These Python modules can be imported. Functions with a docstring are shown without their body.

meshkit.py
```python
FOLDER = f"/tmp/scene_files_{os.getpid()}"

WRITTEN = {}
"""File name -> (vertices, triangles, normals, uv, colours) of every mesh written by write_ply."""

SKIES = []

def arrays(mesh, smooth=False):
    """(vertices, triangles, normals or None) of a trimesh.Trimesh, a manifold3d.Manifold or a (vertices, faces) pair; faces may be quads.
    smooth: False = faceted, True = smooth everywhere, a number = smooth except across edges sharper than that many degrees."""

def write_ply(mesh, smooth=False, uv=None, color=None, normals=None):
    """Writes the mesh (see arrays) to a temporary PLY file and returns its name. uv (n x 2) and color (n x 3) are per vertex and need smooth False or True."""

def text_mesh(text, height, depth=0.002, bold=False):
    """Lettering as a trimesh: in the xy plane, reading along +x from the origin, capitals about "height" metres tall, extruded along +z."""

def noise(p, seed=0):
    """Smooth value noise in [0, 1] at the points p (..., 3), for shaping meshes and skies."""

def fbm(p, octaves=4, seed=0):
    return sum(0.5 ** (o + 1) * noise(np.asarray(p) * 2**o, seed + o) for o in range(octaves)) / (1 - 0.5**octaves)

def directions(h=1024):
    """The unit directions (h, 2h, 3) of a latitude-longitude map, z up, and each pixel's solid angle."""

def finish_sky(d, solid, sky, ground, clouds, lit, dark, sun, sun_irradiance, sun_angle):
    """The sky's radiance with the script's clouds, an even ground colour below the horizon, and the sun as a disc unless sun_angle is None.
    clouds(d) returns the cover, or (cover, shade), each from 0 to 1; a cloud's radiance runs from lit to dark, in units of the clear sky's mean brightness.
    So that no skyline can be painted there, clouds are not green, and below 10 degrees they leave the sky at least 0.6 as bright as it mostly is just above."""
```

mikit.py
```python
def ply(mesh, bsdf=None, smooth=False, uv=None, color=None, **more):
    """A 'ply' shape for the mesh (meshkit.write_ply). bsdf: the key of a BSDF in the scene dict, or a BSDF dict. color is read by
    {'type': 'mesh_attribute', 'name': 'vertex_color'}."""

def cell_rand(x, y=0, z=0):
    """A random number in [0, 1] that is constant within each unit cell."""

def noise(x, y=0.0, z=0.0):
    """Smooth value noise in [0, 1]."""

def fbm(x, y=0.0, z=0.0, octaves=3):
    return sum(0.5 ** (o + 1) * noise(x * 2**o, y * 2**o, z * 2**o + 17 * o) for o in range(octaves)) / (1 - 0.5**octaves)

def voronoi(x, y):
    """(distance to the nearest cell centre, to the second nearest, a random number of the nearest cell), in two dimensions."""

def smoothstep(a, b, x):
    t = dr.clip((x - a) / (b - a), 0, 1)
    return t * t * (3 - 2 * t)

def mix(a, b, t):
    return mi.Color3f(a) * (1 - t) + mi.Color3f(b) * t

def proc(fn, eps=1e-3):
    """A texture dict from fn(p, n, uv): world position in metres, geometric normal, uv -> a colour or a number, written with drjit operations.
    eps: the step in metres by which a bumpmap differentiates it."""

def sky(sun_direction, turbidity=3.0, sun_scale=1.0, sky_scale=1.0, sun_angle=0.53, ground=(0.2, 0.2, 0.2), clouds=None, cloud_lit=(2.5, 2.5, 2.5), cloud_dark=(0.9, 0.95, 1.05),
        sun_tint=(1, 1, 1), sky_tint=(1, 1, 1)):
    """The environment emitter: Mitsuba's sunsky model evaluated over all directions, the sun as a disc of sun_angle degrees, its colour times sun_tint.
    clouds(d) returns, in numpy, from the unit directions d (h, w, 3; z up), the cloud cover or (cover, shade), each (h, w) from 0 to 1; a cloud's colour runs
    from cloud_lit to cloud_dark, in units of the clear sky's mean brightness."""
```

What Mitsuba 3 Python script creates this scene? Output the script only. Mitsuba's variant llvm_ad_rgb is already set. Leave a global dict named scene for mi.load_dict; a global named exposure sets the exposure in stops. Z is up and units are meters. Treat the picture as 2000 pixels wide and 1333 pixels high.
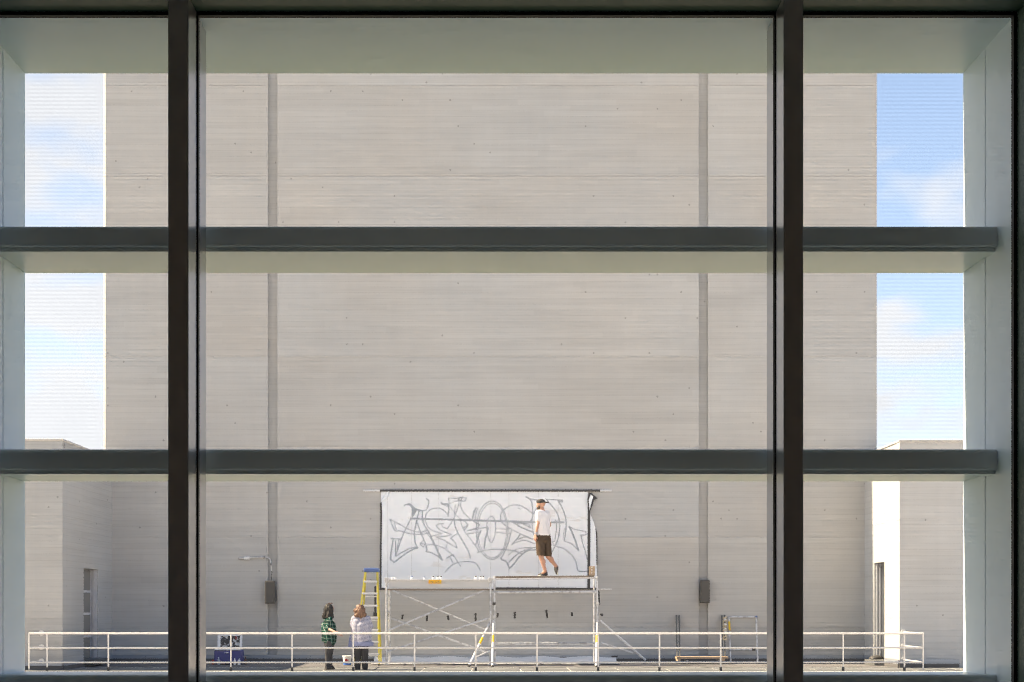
import math, random
import numpy as np, trimesh, mitsuba as mi, drjit as dr, mikit, meshkit
import manifold3d as m3
from shapely.geometry import LineString, Polygon, Point
from shapely.ops import unary_union
from mikit import proc, noise, fbm, cell_rand, smoothstep, mix

T = mi.ScalarTransform4f
rng = np.random.default_rng(7)
scene, labels = {}, {}

# ------------------------------------------------------------------ camera, sky, exposure
EYE = 1.42                       # eye height above the roof deck, metres
FOC, CX, CY = 2778.0, 965.0, 1190.0   # focal length and principal point in pixels of the 2000 px wide photograph
exposure = 3.4
scene['camera'] = {'type': 'perspective', 'fov': math.degrees(2 * math.atan(1000 / FOC)), 'fov_axis': 'x',
                   'to_world': T().look_at([0, 0, EYE], [0, 1, EYE], [0, 0, 1]), 'near_clip': 0.05, 'far_clip': 3000.0,
                   'principal_point_offset_x': (1000 - CX) / 2000, 'principal_point_offset_y': -(CY - 666.5) / 1333}

SUN_EL, SUN_AZ = math.radians(46), math.radians(2.6)
SUN = [-math.cos(SUN_EL) * math.cos(SUN_AZ), math.cos(SUN_EL) * math.sin(SUN_AZ), math.sin(SUN_EL)]


def clouds(d):
    q = d / np.maximum(d[..., 2:3] + 0.22, 0.05)
    n = meshkit.fbm(np.stack([q[..., 0] * 3.4 + 15.858, q[..., 1] * 3.4 + 1.857, q[..., 2] * 0 + 0.5], -1), 6, 5)
    side = -0.125 * np.tanh((d[..., 0] + 0.02) * 7)          # the cloud bank thickens towards the side of the sun
    low = 0.30 * np.clip(1 - d[..., 2] / 0.26, 0, 1)
    cover = np.clip((n + side + low - 0.48) / 0.13, 0, 1)
    shade = np.clip((meshkit.fbm(d * 9, 4, 11) - 0.35) * 1.3, 0, 1)
    return cover * 0.96, shade * 0.7


scene['sky'] = mikit.sky(SUN, turbidity=3.0, clouds=clouds, cloud_lit=(1.52, 1.52, 1.56), cloud_dark=(1.0, 1.03, 1.1), ground=(0.3, 0.29, 0.27), sky_scale=0.73, sky_tint=(1.32, 1.03, 0.88), sun_tint=(1.0, 0.955, 0.88))


# ------------------------------------------------------------------ helpers
def P(px, py, D):
    """The point at distance D that the photograph shows at pixel (px, py)."""
    return np.array([(px - CX) / FOC * D, D, EYE - (py - CY) / FOC * D])


def box(x0, x1, y0, y1, z0, z1, c=0.0):
    if c <= 0:
        m = trimesh.creation.box(extents=[x1 - x0, y1 - y0, z1 - z0])
        m.apply_translation([(x0 + x1) / 2, (y0 + y1) / 2, (z0 + z1) / 2])
        return m
    pts = []
    for x, sx in ((x0, 1), (x1, -1)):
        for y, sy in ((y0, 1), (y1, -1)):
            for z, sz in ((z0, 1), (z1, -1)):
                pts += [(x, y + sy * c, z + sz * c), (x + sx * c, y, z + sz * c), (x + sx * c, y + sy * c, z)]
    return trimesh.convex.convex_hull(np.array(pts))


def tube(p, q, r, n=14):
    return trimesh.creation.cylinder(radius=r, segment=[np.asarray(p, float), np.asarray(q, float)], sections=n)


def beam(p, q, w, d, side=(0, 1, 0)):
    """A bar of rectangular section from p to q; w across, d along the direction side."""
    p, q = np.asarray(p, float), np.asarray(q, float)
    t = (q - p) / np.linalg.norm(q - p)
    s = np.asarray(side, float) - np.dot(side, t) * t
    s /= np.linalg.norm(s)
    u = np.cross(t, s)
    b = trimesh.creation.box(extents=[w, d, np.linalg.norm(q - p)])
    m = np.eye(4)
    m[:3, 0], m[:3, 1], m[:3, 2], m[:3, 3] = u, s, t, (p + q) / 2
    b.apply_transform(m)
    return b


def sphere(c, r, scale=(1, 1, 1), sub=2):
    m = trimesh.creation.icosphere(subdivisions=sub, radius=r)
    m.vertices *= scale
    m.apply_translation(c)
    return m


def cat(*ms):
    return trimesh.util.concatenate(list(ms))


def path_tube(pts, r, n=10):
    pts = [np.asarray(p, float) for p in pts]
    return cat(*[tube(a, b, r, n) for a, b in zip(pts, pts[1:])], *[sphere(p, r, sub=1) for p in pts[1:-1]])


def to_tri(m):
    g = m.to_mesh()
    return trimesh.Trimesh(np.array(g.vert_properties[:, :3]), np.array(g.tri_verts), process=False)


def man(m):
    return m3.Manifold(m3.Mesh(np.asarray(m.vertices, np.float32), np.asarray(m.faces, np.uint32)))


def free(key):
    if not any(k == key or k.startswith(key + '__') for k in scene):
        return key
    i = 1
    while any(k == f'{key}_{i:03d}' or k.startswith(f'{key}_{i:03d}__') for k in scene):
        i += 1
    return f'{key}_{i:03d}'


def add(name, mesh, bsdf, smooth=False, parent=None, **more):
    key = free(name if parent is None else f'{parent}__{name}')
    scene[key] = mikit.ply(mesh, bsdf, smooth=smooth, **more)
    return key


def tag(key, label=None, category=None, group=None, kind=None):
    d = {k: v for k, v in dict(label=label, category=category, group=group, kind=kind).items() if v}
    labels[key] = d
    return key


# ------------------------------------------------------------------ materials
def rgb(*c):
    return {'type': 'rgb', 'value': list(c)}


def mat(name, color, rough=0.6, metallic=0.0, spec=0.5, **more):
    c = proc(color) if callable(color) else rgb(*color)
    scene[name] = {'type': 'twosided', 'b': {'type': 'principled', 'base_color': c, 'roughness': rough, 'metallic': metallic, 'specular': spec, **more}}
    return name


def concrete(tone, seed, board=0.15):
    def fn(p, n, uv):
        along = p.x * dr.abs(n.y) + p.y * dr.abs(n.x) + (p.x + 0.31 * p.y) * dr.abs(n.z)
        row = dr.floor(p.z / board)
        shift = cell_rand(row, seed, 3) * 3.0
        b = cell_rand(row, dr.floor((along + shift) / 2.6), seed)
        fine = fbm(along * 1.3, p.z * 60.0, seed, 3)            # the grain of the boards, lying along them
        blotch = fbm(along * 0.55 + 7 * seed, p.z * 0.9, 4.0, 4)
        drip = fbm(along * 6.0, p.z * 0.5, seed + 9.0, 3)
        stain = smoothstep(0.60, 0.74, fbm(along * 0.21 + 11 * seed, p.z * 2.3 + 2, 6.0, 5))
        v = 1 - 0.045 * stain + 0.05 * (b - 0.5) + 0.12 * (fine - 0.5) + 0.12 * (blotch - 0.5) + 0.03 * (drip - 0.5)
        f = p.z / board - row
        edge = dr.select((f < 0.07) | (f > 0.94), 0.94, 1.0)    # slightly darker lines at the board seams
        hx, hz = along / 0.21, p.z / 0.23
        hole = cell_rand(dr.floor(hx), dr.floor(hz), seed + 21)
        cx = hx - dr.floor(hx) - 0.5
        cz = hz - dr.floor(hz) - 0.5
        pit = dr.select((hole > 0.975) & (cx * cx + cz * cz < 0.012), 0.68, 1.0)
        warm = fbm(along * 0.4 + 3, p.z * 0.35 + seed, 9.0, 2) - 0.5
        c = mi.Color3f(tone[0], tone[1], tone[2]) * (v * edge * pit)
        return mi.Color3f(c.x * (1 + 0.06 * warm), c.y, c.z * (1 - 0.07 * warm))
    return fn


def board_relief(p, n, uv):
    f = p.z / 0.15
    g = dr.abs(f - dr.floor(f) - 0.5)
    return smoothstep(0.40, 0.5, g) * -1.0 + 0.5 * fbm(p.x * 3, p.z * 40, p.y * 3, 2)


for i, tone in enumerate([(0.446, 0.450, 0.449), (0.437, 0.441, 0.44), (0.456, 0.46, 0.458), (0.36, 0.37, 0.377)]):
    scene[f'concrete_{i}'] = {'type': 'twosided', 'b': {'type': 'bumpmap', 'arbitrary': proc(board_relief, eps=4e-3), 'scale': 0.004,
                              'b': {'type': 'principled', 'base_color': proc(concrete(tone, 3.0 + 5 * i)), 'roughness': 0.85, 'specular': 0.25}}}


def deck_color(p, n, uv):
    v = 0.75 + 0.5 * fbm(p.x * 2.1, p.y * 2.1, 2.0, 4) + 0.25 * (noise(p.x * 45, p.y * 45, 1.0) - 0.5)
    return mi.Color3f(0.108, 0.114, 0.119) * v


def membrane_color(p, n, uv):
    v = 0.75 + 0.5 * fbm(p.x * 1.7, p.y * 3.1, p.z * 3.0, 4)
    return mi.Color3f(0.11, 0.11, 0.115) * v


def bounce_paving_color(p, n, uv):
    gx, gy = p.x / 1.2, p.y / 1.2
    fx, fy = gx - dr.floor(gx), gy - dr.floor(gy)
    j = dr.select((fx < 0.012) | (fy < 0.012), 0.7, 1.0)
    v = 0.82 + 0.2 * cell_rand(dr.floor(gx), dr.floor(gy), 5) + 0.2 * (fbm(p.x * 1.2, p.y * 1.2, 7.0, 4) - 0.5)
    return mi.Color3f(0.66, 0.64, 0.615) * (v * j)  # kept pale so the unseen paving bounces more light onto the wall


def galv(p, n, uv):
    v = 0.75 + 0.5 * fbm(p.x * 23, p.y * 23, p.z * 23, 3)
    return mi.Color3f(0.55, 0.555, 0.565) * v


def scuffed_tube(p, n, uv):
    v = fbm(p.x * 14, p.y * 14, p.z * 9, 3)
    w = smoothstep(0.52, 0.62, v)
    return mix((0.60, 0.615, 0.64), (0.34, 0.34, 0.35), w * 0.7)


def wood(tone):
    def fn(p, n, uv):
        v = 0.75 + 0.5 * fbm(p.x * 2.0, p.y * 35, p.z * 35, 3)
        return mi.Color3f(*tone) * v
    return fn


def sheet_color(p, n, uv):
    v = 0.96 + 0.06 * fbm(p.x * 1.5, p.z * 3.0, p.y, 3)
    scuff = smoothstep(0.66, 0.74, fbm(p.x * 1.3 + 4, p.z * 5.0, 3.0, 4)) * smoothstep(0.45, 0.6, noise(p.x * 9, p.z * 22, 1.0))
    return mix((0.78, 0.825, 0.88), (0.68, 0.66, 0.63), scuff * 0.5) * v


mat('added_lawn_mat', lambda p, n, uv: mix((0.066, 0.084, 0.045), (0.098, 0.115, 0.065), fbm(p.x * 4, p.y * 4, 1.0, 4)), 0.95, spec=0.1)
mat('deck_mat', deck_color, 0.9, spec=0.2)
mat('membrane_mat', membrane_color, 0.75, spec=0.3)
mat('bounce_paving_mat', bounce_paving_color, 0.9, spec=0.2)
mat('galv_mat', galv, 0.38, metallic=0.55)
mat('tube_mat', scuffed_tube, 0.35, metallic=0.3)
mat('flashing_mat', (0.31, 0.345, 0.40), 0.4, metallic=0.3)
mat('rail_mat', (0.60, 0.60, 0.595), 0.35, metallic=0.25)
mat('dark_metal', (0.055, 0.055, 0.057), 0.5)
mat('box_grey', (0.075, 0.072, 0.068), 0.55)
mat('pipe_white', (0.72, 0.73, 0.74), 0.4)
mat('frame_paint', (0.52, 0.53, 0.53), 0.25, metallic=0.8)
mat('mullion_paint', (0.41, 0.41, 0.43), 0.22, metallic=0.85)
mat('gasket_mat', (0.012, 0.012, 0.013), 0.7)
mat('reveal_panel', (0.55, 0.645, 0.71), 0.38, spec=0.5)
mat('fin_paint', (0.50, 0.57, 0.60), 0.35, spec=0.6)
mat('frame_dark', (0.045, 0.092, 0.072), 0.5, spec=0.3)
mat('room_mat', (0.80, 0.77, 0.73), 0.9, spec=0.2)
mat('room_floor_mat', (0.38, 0.33, 0.29), 0.7)
mat('facade_mat', (0.5, 0.48, 0.45), 0.9, spec=0.2)
mat('sheet_mat', sheet_color, 0.45)
mat('black_tape', (0.048, 0.05, 0.053), 0.55)
mat('spray_line', lambda p, n, uv: mi.Color3f(0.31, 0.35, 0.395) * (0.78 + 0.55 * fbm(p.x * 9, p.z * 9, 1.0, 3)), 0.7)
mat('ladder_yellow', (0.56, 0.48, 0.07), 0.45)
mat('ladder_blue', (0.085, 0.14, 0.34), 0.45)
mat('aluminium', (0.70, 0.71, 0.73), 0.32, metallic=0.45)
mat('white_plastic', (0.74, 0.75, 0.77), 0.4)
mat('blue_plastic', (0.06, 0.065, 0.22), 0.4)
mat('print_blue', (0.04, 0.16, 0.55), 0.5)
mat('print_red', (0.45, 0.05, 0.05), 0.5)
mat('stage_side', (0.55, 0.555, 0.56), 0.4, metallic=0.2)
mat('plank_edge', wood((0.22, 0.18, 0.145)), 0.75)
mat('pine', wood((0.45, 0.33, 0.225)), 0.7)
mat('light_wood', wood((0.46, 0.34, 0.22)), 0.7)
mat('grey_bar', lambda p, n, uv: mi.Color3f(0.12, 0.125, 0.125) * (0.6 + 0.8 * fbm(p.x * 30, p.y * 30, p.z * 12, 3)), 0.6)
mat('sign_yellow', (0.78, 0.42, 0.02), 0.5)
mat('band_yellow', (0.80, 0.55, 0.03), 0.4)
mat('sealant', lambda p, n, uv: mi.Color3f(0.36, 0.35, 0.33) * (0.35 + 1.0 * smoothstep(0.35, 0.6, noise(p.x * 3.7, p.y * 5, 2.0))), 0.7)
mat('plastic_film', (0.66, 0.685, 0.73), 0.3)
mat('rope_mat', (0.62, 0.54, 0.38), 0.8)
mat('board_print', lambda p, n, uv: mix((0.035, 0.035, 0.04), (0.45, 0.46, 0.48), smoothstep(0.50, 0.62, fbm(p.x * 22, p.z * 22, 2.0, 4))), 0.5)
mat('red_plastic', (0.42, 0.06, 0.04), 0.4)
mat('brown_glass', (0.10, 0.05, 0.04), 0.25)
mat('door_panel', (0.13, 0.135, 0.135), 0.15, spec=0.6)
mat('door_frame_mat', (0.50, 0.52, 0.56), 0.35, metallic=0.2)
mat('skin', (0.46, 0.26, 0.185), 0.55)
mat('skin_pale', (0.56, 0.36, 0.28), 0.55)
mat('cotton_white', (0.74, 0.73, 0.75), 0.85, spec=0.2)
mat('shorts_brown', lambda p, n, uv: mi.Color3f(0.085, 0.062, 0.045) * (0.75 + 0.5 * fbm(p.x * 16, p.y * 16, p.z * 9, 3)), 0.9, spec=0.15)
mat('cap_black', (0.03, 0.03, 0.03), 0.8)
mat('beard_mat', (0.035, 0.026, 0.02), 0.8)
mat('shoe_grey', (0.042, 0.042, 0.044), 0.7)
mat('sole_white', (0.66, 0.64, 0.58), 0.7)
mat('hair_black', lambda p, n, uv: mi.Color3f(0.022, 0.021, 0.021) * (0.6 + 0.9 * noise(p.x * 70, p.y * 70, p.z * 6)), 0.6, spec=0.3)
mat('hair_red', lambda p, n, uv: mi.Color3f(0.14, 0.078, 0.050) * (0.45 + 1.1 * fbm(p.x * 38, p.y * 38, p.z * 16, 2)), 0.5)
mat('denim_black', (0.05, 0.05, 0.055), 0.85, spec=0.2)
mat('leggings', lambda p, n, uv: mi.Color3f(0.062, 0.064, 0.072) * (0.8 + 0.4 * fbm(p.x * 20, p.y * 20, p.z * 10, 3)), 0.8, spec=0.2)


def plaid(p, n, uv):
    a = (p.x * 0.8 + p.y * 0.6 + 0.12 * p.z) / 0.085
    b = (p.z + 0.10 * p.x) / 0.085
    fa, fb = a - dr.floor(a), b - dr.floor(b)
    ba = smoothstep(0.30, 0.36, fa) * smoothstep(0.80, 0.74, fa)
    bb = smoothstep(0.30, 0.36, fb) * smoothstep(0.80, 0.74, fb)
    c = mix((0.009, 0.068, 0.052), (0.007, 0.022, 0.021), 0.5 * (ba + bb))
    return mix(c, (0.55, 0.60, 0.58), dr.select((fa < 0.08) | (fb < 0.08), 0.42, 0.0))


def stripes(p, n, uv):
    f = (p.z + 0.09 * dr.abs(p.x + 3.16)) / 0.030
    f = f - dr.floor(f)
    return mix((0.44, 0.44, 0.50), (0.19, 0.205, 0.30), smoothstep(0.46, 0.52, f) * smoothstep(1.0, 0.94, f))


mat('plaid_mat', plaid, 0.85, spec=0.2)
mat('stripe_mat', stripes, 0.85, spec=0.2)
mat('tunic_blue', (0.22, 0.25, 0.40), 0.85, spec=0.2)
mat('bag_blue', (0.17, 0.20, 0.36), 0.85, spec=0.2)
scene['pane_glass'] = {'type': 'thindielectric', 'int_ior': 1.5, 'specular_transmittance': rgb(0.965, 0.975, 0.965)}
scene['screen_thread'] = {'type': 'thindielectric', 'int_ior': 1.03, 'specular_transmittance': rgb(0.89, 0.89, 0.895)}

# ------------------------------------------------------------------ ground, courtyard and roof deck
tag(add('ground', box(-600, 600, -600, 900, -6.6, -6.2), 'facade_mat'), kind='structure', label='ground far below the roof deck')
tag(add('bounce_terrace', box(-40, 40, 17.0, 32.22, -6.19, -0.45), 'bounce_paving_mat'), kind='structure', label='unseen pale paving below the guard rail, raised to bounce light onto the wall')  # out of view; raised and made pale to bounce sunlight onto the wall
tag(add('added_lawn', box(-40, 40, 4.86, 16.99, -6.19, -2.6), 'added_lawn_mat'), kind='structure', label='unseen grass added below the window to dim and green the soffit')  # out of view; added to darken and green the soffit and fin undersides
YF, YW, YM = 32.25, 37.5, 34.55       # front edge of the deck, main wall, where the pale slabs meet the dark membrane
deck = 'roof_deck'
add('slab', box(-26, 26, YF, 60, -6.18, -0.06), 'facade_mat', parent=deck)
add('membrane', box(-26, 26, YM + 0.004, 42, -0.056, -0.004), 'membrane_mat', parent=deck)
xs = np.arange(-25.6, 25.7, 1.14)
for a, b in zip(xs, xs[1:]):
    add('slab_panel', box(a + 0.014, b - 0.014, YF + 0.0, YM - 0.02, -0.056, 0.0, 0.004), 'deck_mat', parent=deck)
add('sealant_joint', cat(*[box(x - 0.0125, x + 0.0125, YF + 0.05, YM - 0.1 - 1.3 * rng.random(), -0.05, -0.002) for x in xs[1:-1]], box(-25, 25, YM - 0.018, YM + 0.002, -0.05, 0.006)), 'sealant', parent=deck)
tag(deck, 'grey flat roof deck of concrete slabs in front of the tall wall', kind='structure')

# ------------------------------------------------------------------ the tall concrete building
B = 'concrete_building'
XL, XR, H = (200 - CX) / FOC * YW, (1712.5 - CX) / FOC * YW, 22.0
gl = [(523 - CX) / FOC * YW, (541.5 - CX) / FOC * YW]
gr = [(1365 - CX) / FOC * YW, (1383 - CX) / FOC * YW]
add('core', box(XL + 0.12, XR - 0.002, YW + 0.13, YW + 14, -0.05, H - 0.02), 'concrete_1', parent=B)
for x0, x1 in ((XL + 0.1, gl[0] - 0.01), (gl[1] + 0.01, gr[0] - 0.01), (gr[1] + 0.01, XR - 0.008)):
    add('joint_backing', box(x0, x1, YW + 0.011, YW + 0.128, -0.05, H - 0.03), 'concrete_1', parent=B)
lift0 = EYE + (CY - 1050) / FOC * YW
zs = [-0.05] + [z for z in np.arange(lift0 - 2.38 * 1, H, 2.38) if z > 0.5] + [H]
for a, b in zip(zs, zs[1:]):
    for j, (x0, x1) in enumerate(((XL, gl[0]), (gl[1], gr[0]), (gr[1], XR))):
        z0, z1 = a + 0.004, b - 0.004
        if j == 0:
            c = 0.085
            poly = Polygon([(x0, YW + c), (x0 + c, YW), (x1, YW), (x1, YW + 0.0105), (x1 - 0.004, YW + 0.0105), (x0 + c, YW + 0.0105), (x0 + 0.0955, YW + 0.12), (x0, YW + 0.12)])
            m = trimesh.creation.extrude_polygon(poly, z1 - z0)
            m.apply_translation([0, 0, z0])
        else:
            m = box(x0, x1, YW, YW + 0.0105, z0, z1, 0.003)
        add('panel', m, f'concrete_{(j + int(b * 3)) % 3}', parent=B)
tag(B, 'tall windowless board-marked concrete building with two vertical grooves', 'building')

# base flashing and membrane upstand round the walls
fl = 'wall_flashing'


def flashing(p, q, side, h0=0.11, h1=0.205):
    """Metal counterflashing from p to q over a dark upstand, on the side given (unit vector)."""
    p, q, s = np.array([*p, 0.0]), np.array([*q, 0.0]), np.array([*side, 0.0])
    zc = (h0 + h1) / 2
    add('strip', beam(p + s * 0.03 + [0, 0, zc], q + s * 0.03 + [0, 0, zc], h1 - h0, 0.012, s), 'flashing_mat', parent=fl)
    add('upstand', beam(p + s * 0.02 + [0, 0, h0 / 2], q + s * 0.02 + [0, 0, h0 / 2], h0 + 0.02, 0.03, s), 'membrane_mat', parent=fl)


BXL, BYL = -10.07, 33.19
BXR, BYR = 9.77, 34.27
for x0, x1 in zip(np.linspace(BXL, BXR, 8), np.linspace(BXL, BXR, 8)[1:]):
    flashing((x0 + 0.004, YW - 0.01), (x1 - 0.004, YW - 0.01), (0, -1))
flashing((BXL, 36.25), (BXL, YW - 0.06), (1, 0))
flashing((BXL, BYL), (BXL, 34.85), (1, 0), 0.09, 0.17)
flashing((-16, BYL), (BXL - 0.0, BYL), (0, -1), 0.09, 0.17)
flashing((BXR, 36.65), (BXR, YW - 0.06), (-1, 0))
flashing((BXR, BYR), (BXR, 35.5), (-1, 0), 0.09, 0.20)
flashing((BXR, BYR), (11.2, BYR), (0, -1), 0.10, 0.21)
add('rivet', cat(*[sphere((x, YW - 0.048, 0.165), 0.007, sub=1) for x in np.arange(-9.8, 9.7, 0.62)]), 'dark_metal', parent=fl)
tag(fl, 'blue grey metal flashing strip along the foot of the concrete walls', 'flashing')


def annex(x0, x1, face, y0, top, door, right):
    """A lower concrete block: face = the x of the wall that looks into the courtyard, door = (y0, y1, z0, z1) of its recess."""
    A = free('concrete_annex')
    s = 1 if right else -1
    dy0, dy1, dz0, dz1 = door
    m = man(box(x0, x1, y0, YW + 0.1 if not right else YW - 0.004, -0.05, top))
    depth = 0.34 if right else 0.22
    m = m - man(box(min(face - s * 0.02, face + s * depth), max(face - s * 0.02, face + s * depth), dy0, dy1, dz0, dz1))
    for z in (1.18, 3.56):
        if z < top:
            ring = man(box(x0 - 1, x1 + 1, y0 - 1, YW + 2, z - 0.004, z + 0.004)) - man(box(x0 + 0.008, x1 - 0.008, y0 + 0.008, YW + 3, z - 1, z + 1))
            m = m - ring
    add('wall', to_tri(m), 'concrete_0' if right else 'concrete_3', parent=A)  # the left block takes the darker concrete tone
    add('coping', cat(box(x0 - 0.02, x1 + 0.02, y0 - 0.03, y0 + 0.25, top, top + 0.05, 0.008), box(min(face - 0.03 * s, face + 0.25 * s), max(face - 0.03 * s, face + 0.25 * s), y0 + 0.25, YW - 0.01, top, top + 0.05, 0.008)), 'concrete_2', parent=A)
    back = face + s * (depth - 0.03)
    d = f'{A}__door'
    add('panel', box(back - 0.012, back + 0.012, dy0 + 0.03, dy1 - 0.07, dz0 + 0.02, dz1 - 0.03), 'door_panel', parent=d)
    hh = (dz1 - dz0) / 4
    for k in range(1, 4):
        add('bar', box(back - 0.03, back + 0.03, dy0 + 0.03, dy1 - 0.06, dz0 + hh * k - 0.03, dz0 + hh * k + 0.03), 'door_frame_mat', parent=d)
    # the far jamb is lined with a stepped metal frame
    steps = [(q * depth / 0.22, t) for q, t in ((0.200, 0.045), (0.150, 0.030), (0.105, 0.050), (0.060, 0.022))]
    add('frame', cat(*[box(min(face + s * (q - 0.042), face + s * q), max(face + s * (q - 0.042), face + s * q), dy1 - 0.022 - t, dy1 - 0.003, dz0 + 0.01, dz1 - 0.01) for q, t in steps],
                     box(min(face + s * 0.03, face + s * 0.2), max(face + s * 0.03, face + s * (depth - 0.02)), dy0 + 0.005, dy0 + 0.03, dz0 + 0.01, dz1 - 0.01)), 'door_frame_mat', parent=d)
    add('threshold', box(min(face - s * 0.25, face + s * 0.2), max(face - s * 0.25, face + s * (depth - 0.004)), dy0 + 0.002, dy1 - 0.002, dz0 - 0.12, dz0 + 0.004), 'deck_mat', parent=d)
    return A


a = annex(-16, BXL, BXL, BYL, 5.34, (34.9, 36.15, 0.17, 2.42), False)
tag(a, 'lower concrete block left of the tall wall, in a darker grey concrete', 'building')
cable = path_tube([P(98, 860.5, 33.2), P(112, 858.5, 33.2), P(119, 859, 33.2), P(124, 863, 33.3), P(125, 876, 33.3)], 0.012)
tag(add('roof_cable', cable, 'dark_metal'), 'thin dark cable over the corner of the left concrete block', 'cable')
a = annex(BXR, 16, BXR, BYR, 5.44, (35.6, 36.55, 0.12, 2.60), True)
tag(a, 'lower concrete block right of the tall wall with a sunlit flank', 'building')

# ------------------------------------------------------------------ the building we look out of: room, facade, reveal, window, sun fins
G0, G1, G2 = 4.20, 4.33, 4.82        # room side of the frame, glass, outer face of the facade
WX, WT, WB = 1.588, EYE + 1.813, EYE - 1.02
R = 'room'
tag(add('floor', box(-3.6, 3.6, -2, G0 - 0.002, -0.2, 0.0), 'room_floor_mat'), kind='structure', label='dark floor of the room behind the camera')
tag(add('ceiling', box(-3.6, 3.6, -2, G0 - 0.002, 3.7, 3.9), 'room_mat'), kind='structure', label='ceiling of the room behind the camera')
for nm, bx in (('wall', box(-3.8, -3.6, -2, G0 - 0.002, -0.2, 3.9)), ('wall_001', box(3.6, 3.8, -2, G0 - 0.002, -0.2, 3.9)), ('wall_002', box(-3.8, 3.8, -2.2, -2, -0.2, 3.9))):
    tag(add(nm, bx, 'room_mat'), kind='structure', label='plain wall of the room behind the camera')
Fd = 'facade'
for bx in (box(-14, -WX - 0.03, G0, G2, -6.1, 9), box(WX + 0.03, 14, G0, G2, -6.1, 9), box(-WX - 0.03, WX + 0.03, G0, G2, WT + 0.03, 9), box(-WX - 0.03, WX + 0.03, G0, G2, -6.1, WB - 0.03)):
    add('wall', bx, 'facade_mat', parent=Fd)
yj = 4.60
add('soffit', box(-WX - 0.03, WX + 0.03, G1 + 0.012, G2 - 0.004, WT, WT + 0.028), 'reveal_panel', parent=Fd)
add('sill', box(-WX - 0.03, WX + 0.03, G1 + 0.012, G2 + 0.02, WB - 0.028, WB), 'reveal_panel', parent=Fd)
for s in (-1, 1):
    x0, x1 = sorted((s * WX, s * (WX + 0.028)))
    add('reveal_panel', box(x0, x1, G1 + 0.012, yj - 0.003, WB, WT), 'reveal_panel', parent=Fd)
    add('reveal_panel', box(x0, x1, yj + 0.003, G2 - 0.004, WB, WT), 'reveal_panel', parent=Fd)
tag(Fd, 'outer wall round the window with a deep panelled reveal', 'facade')

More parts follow.
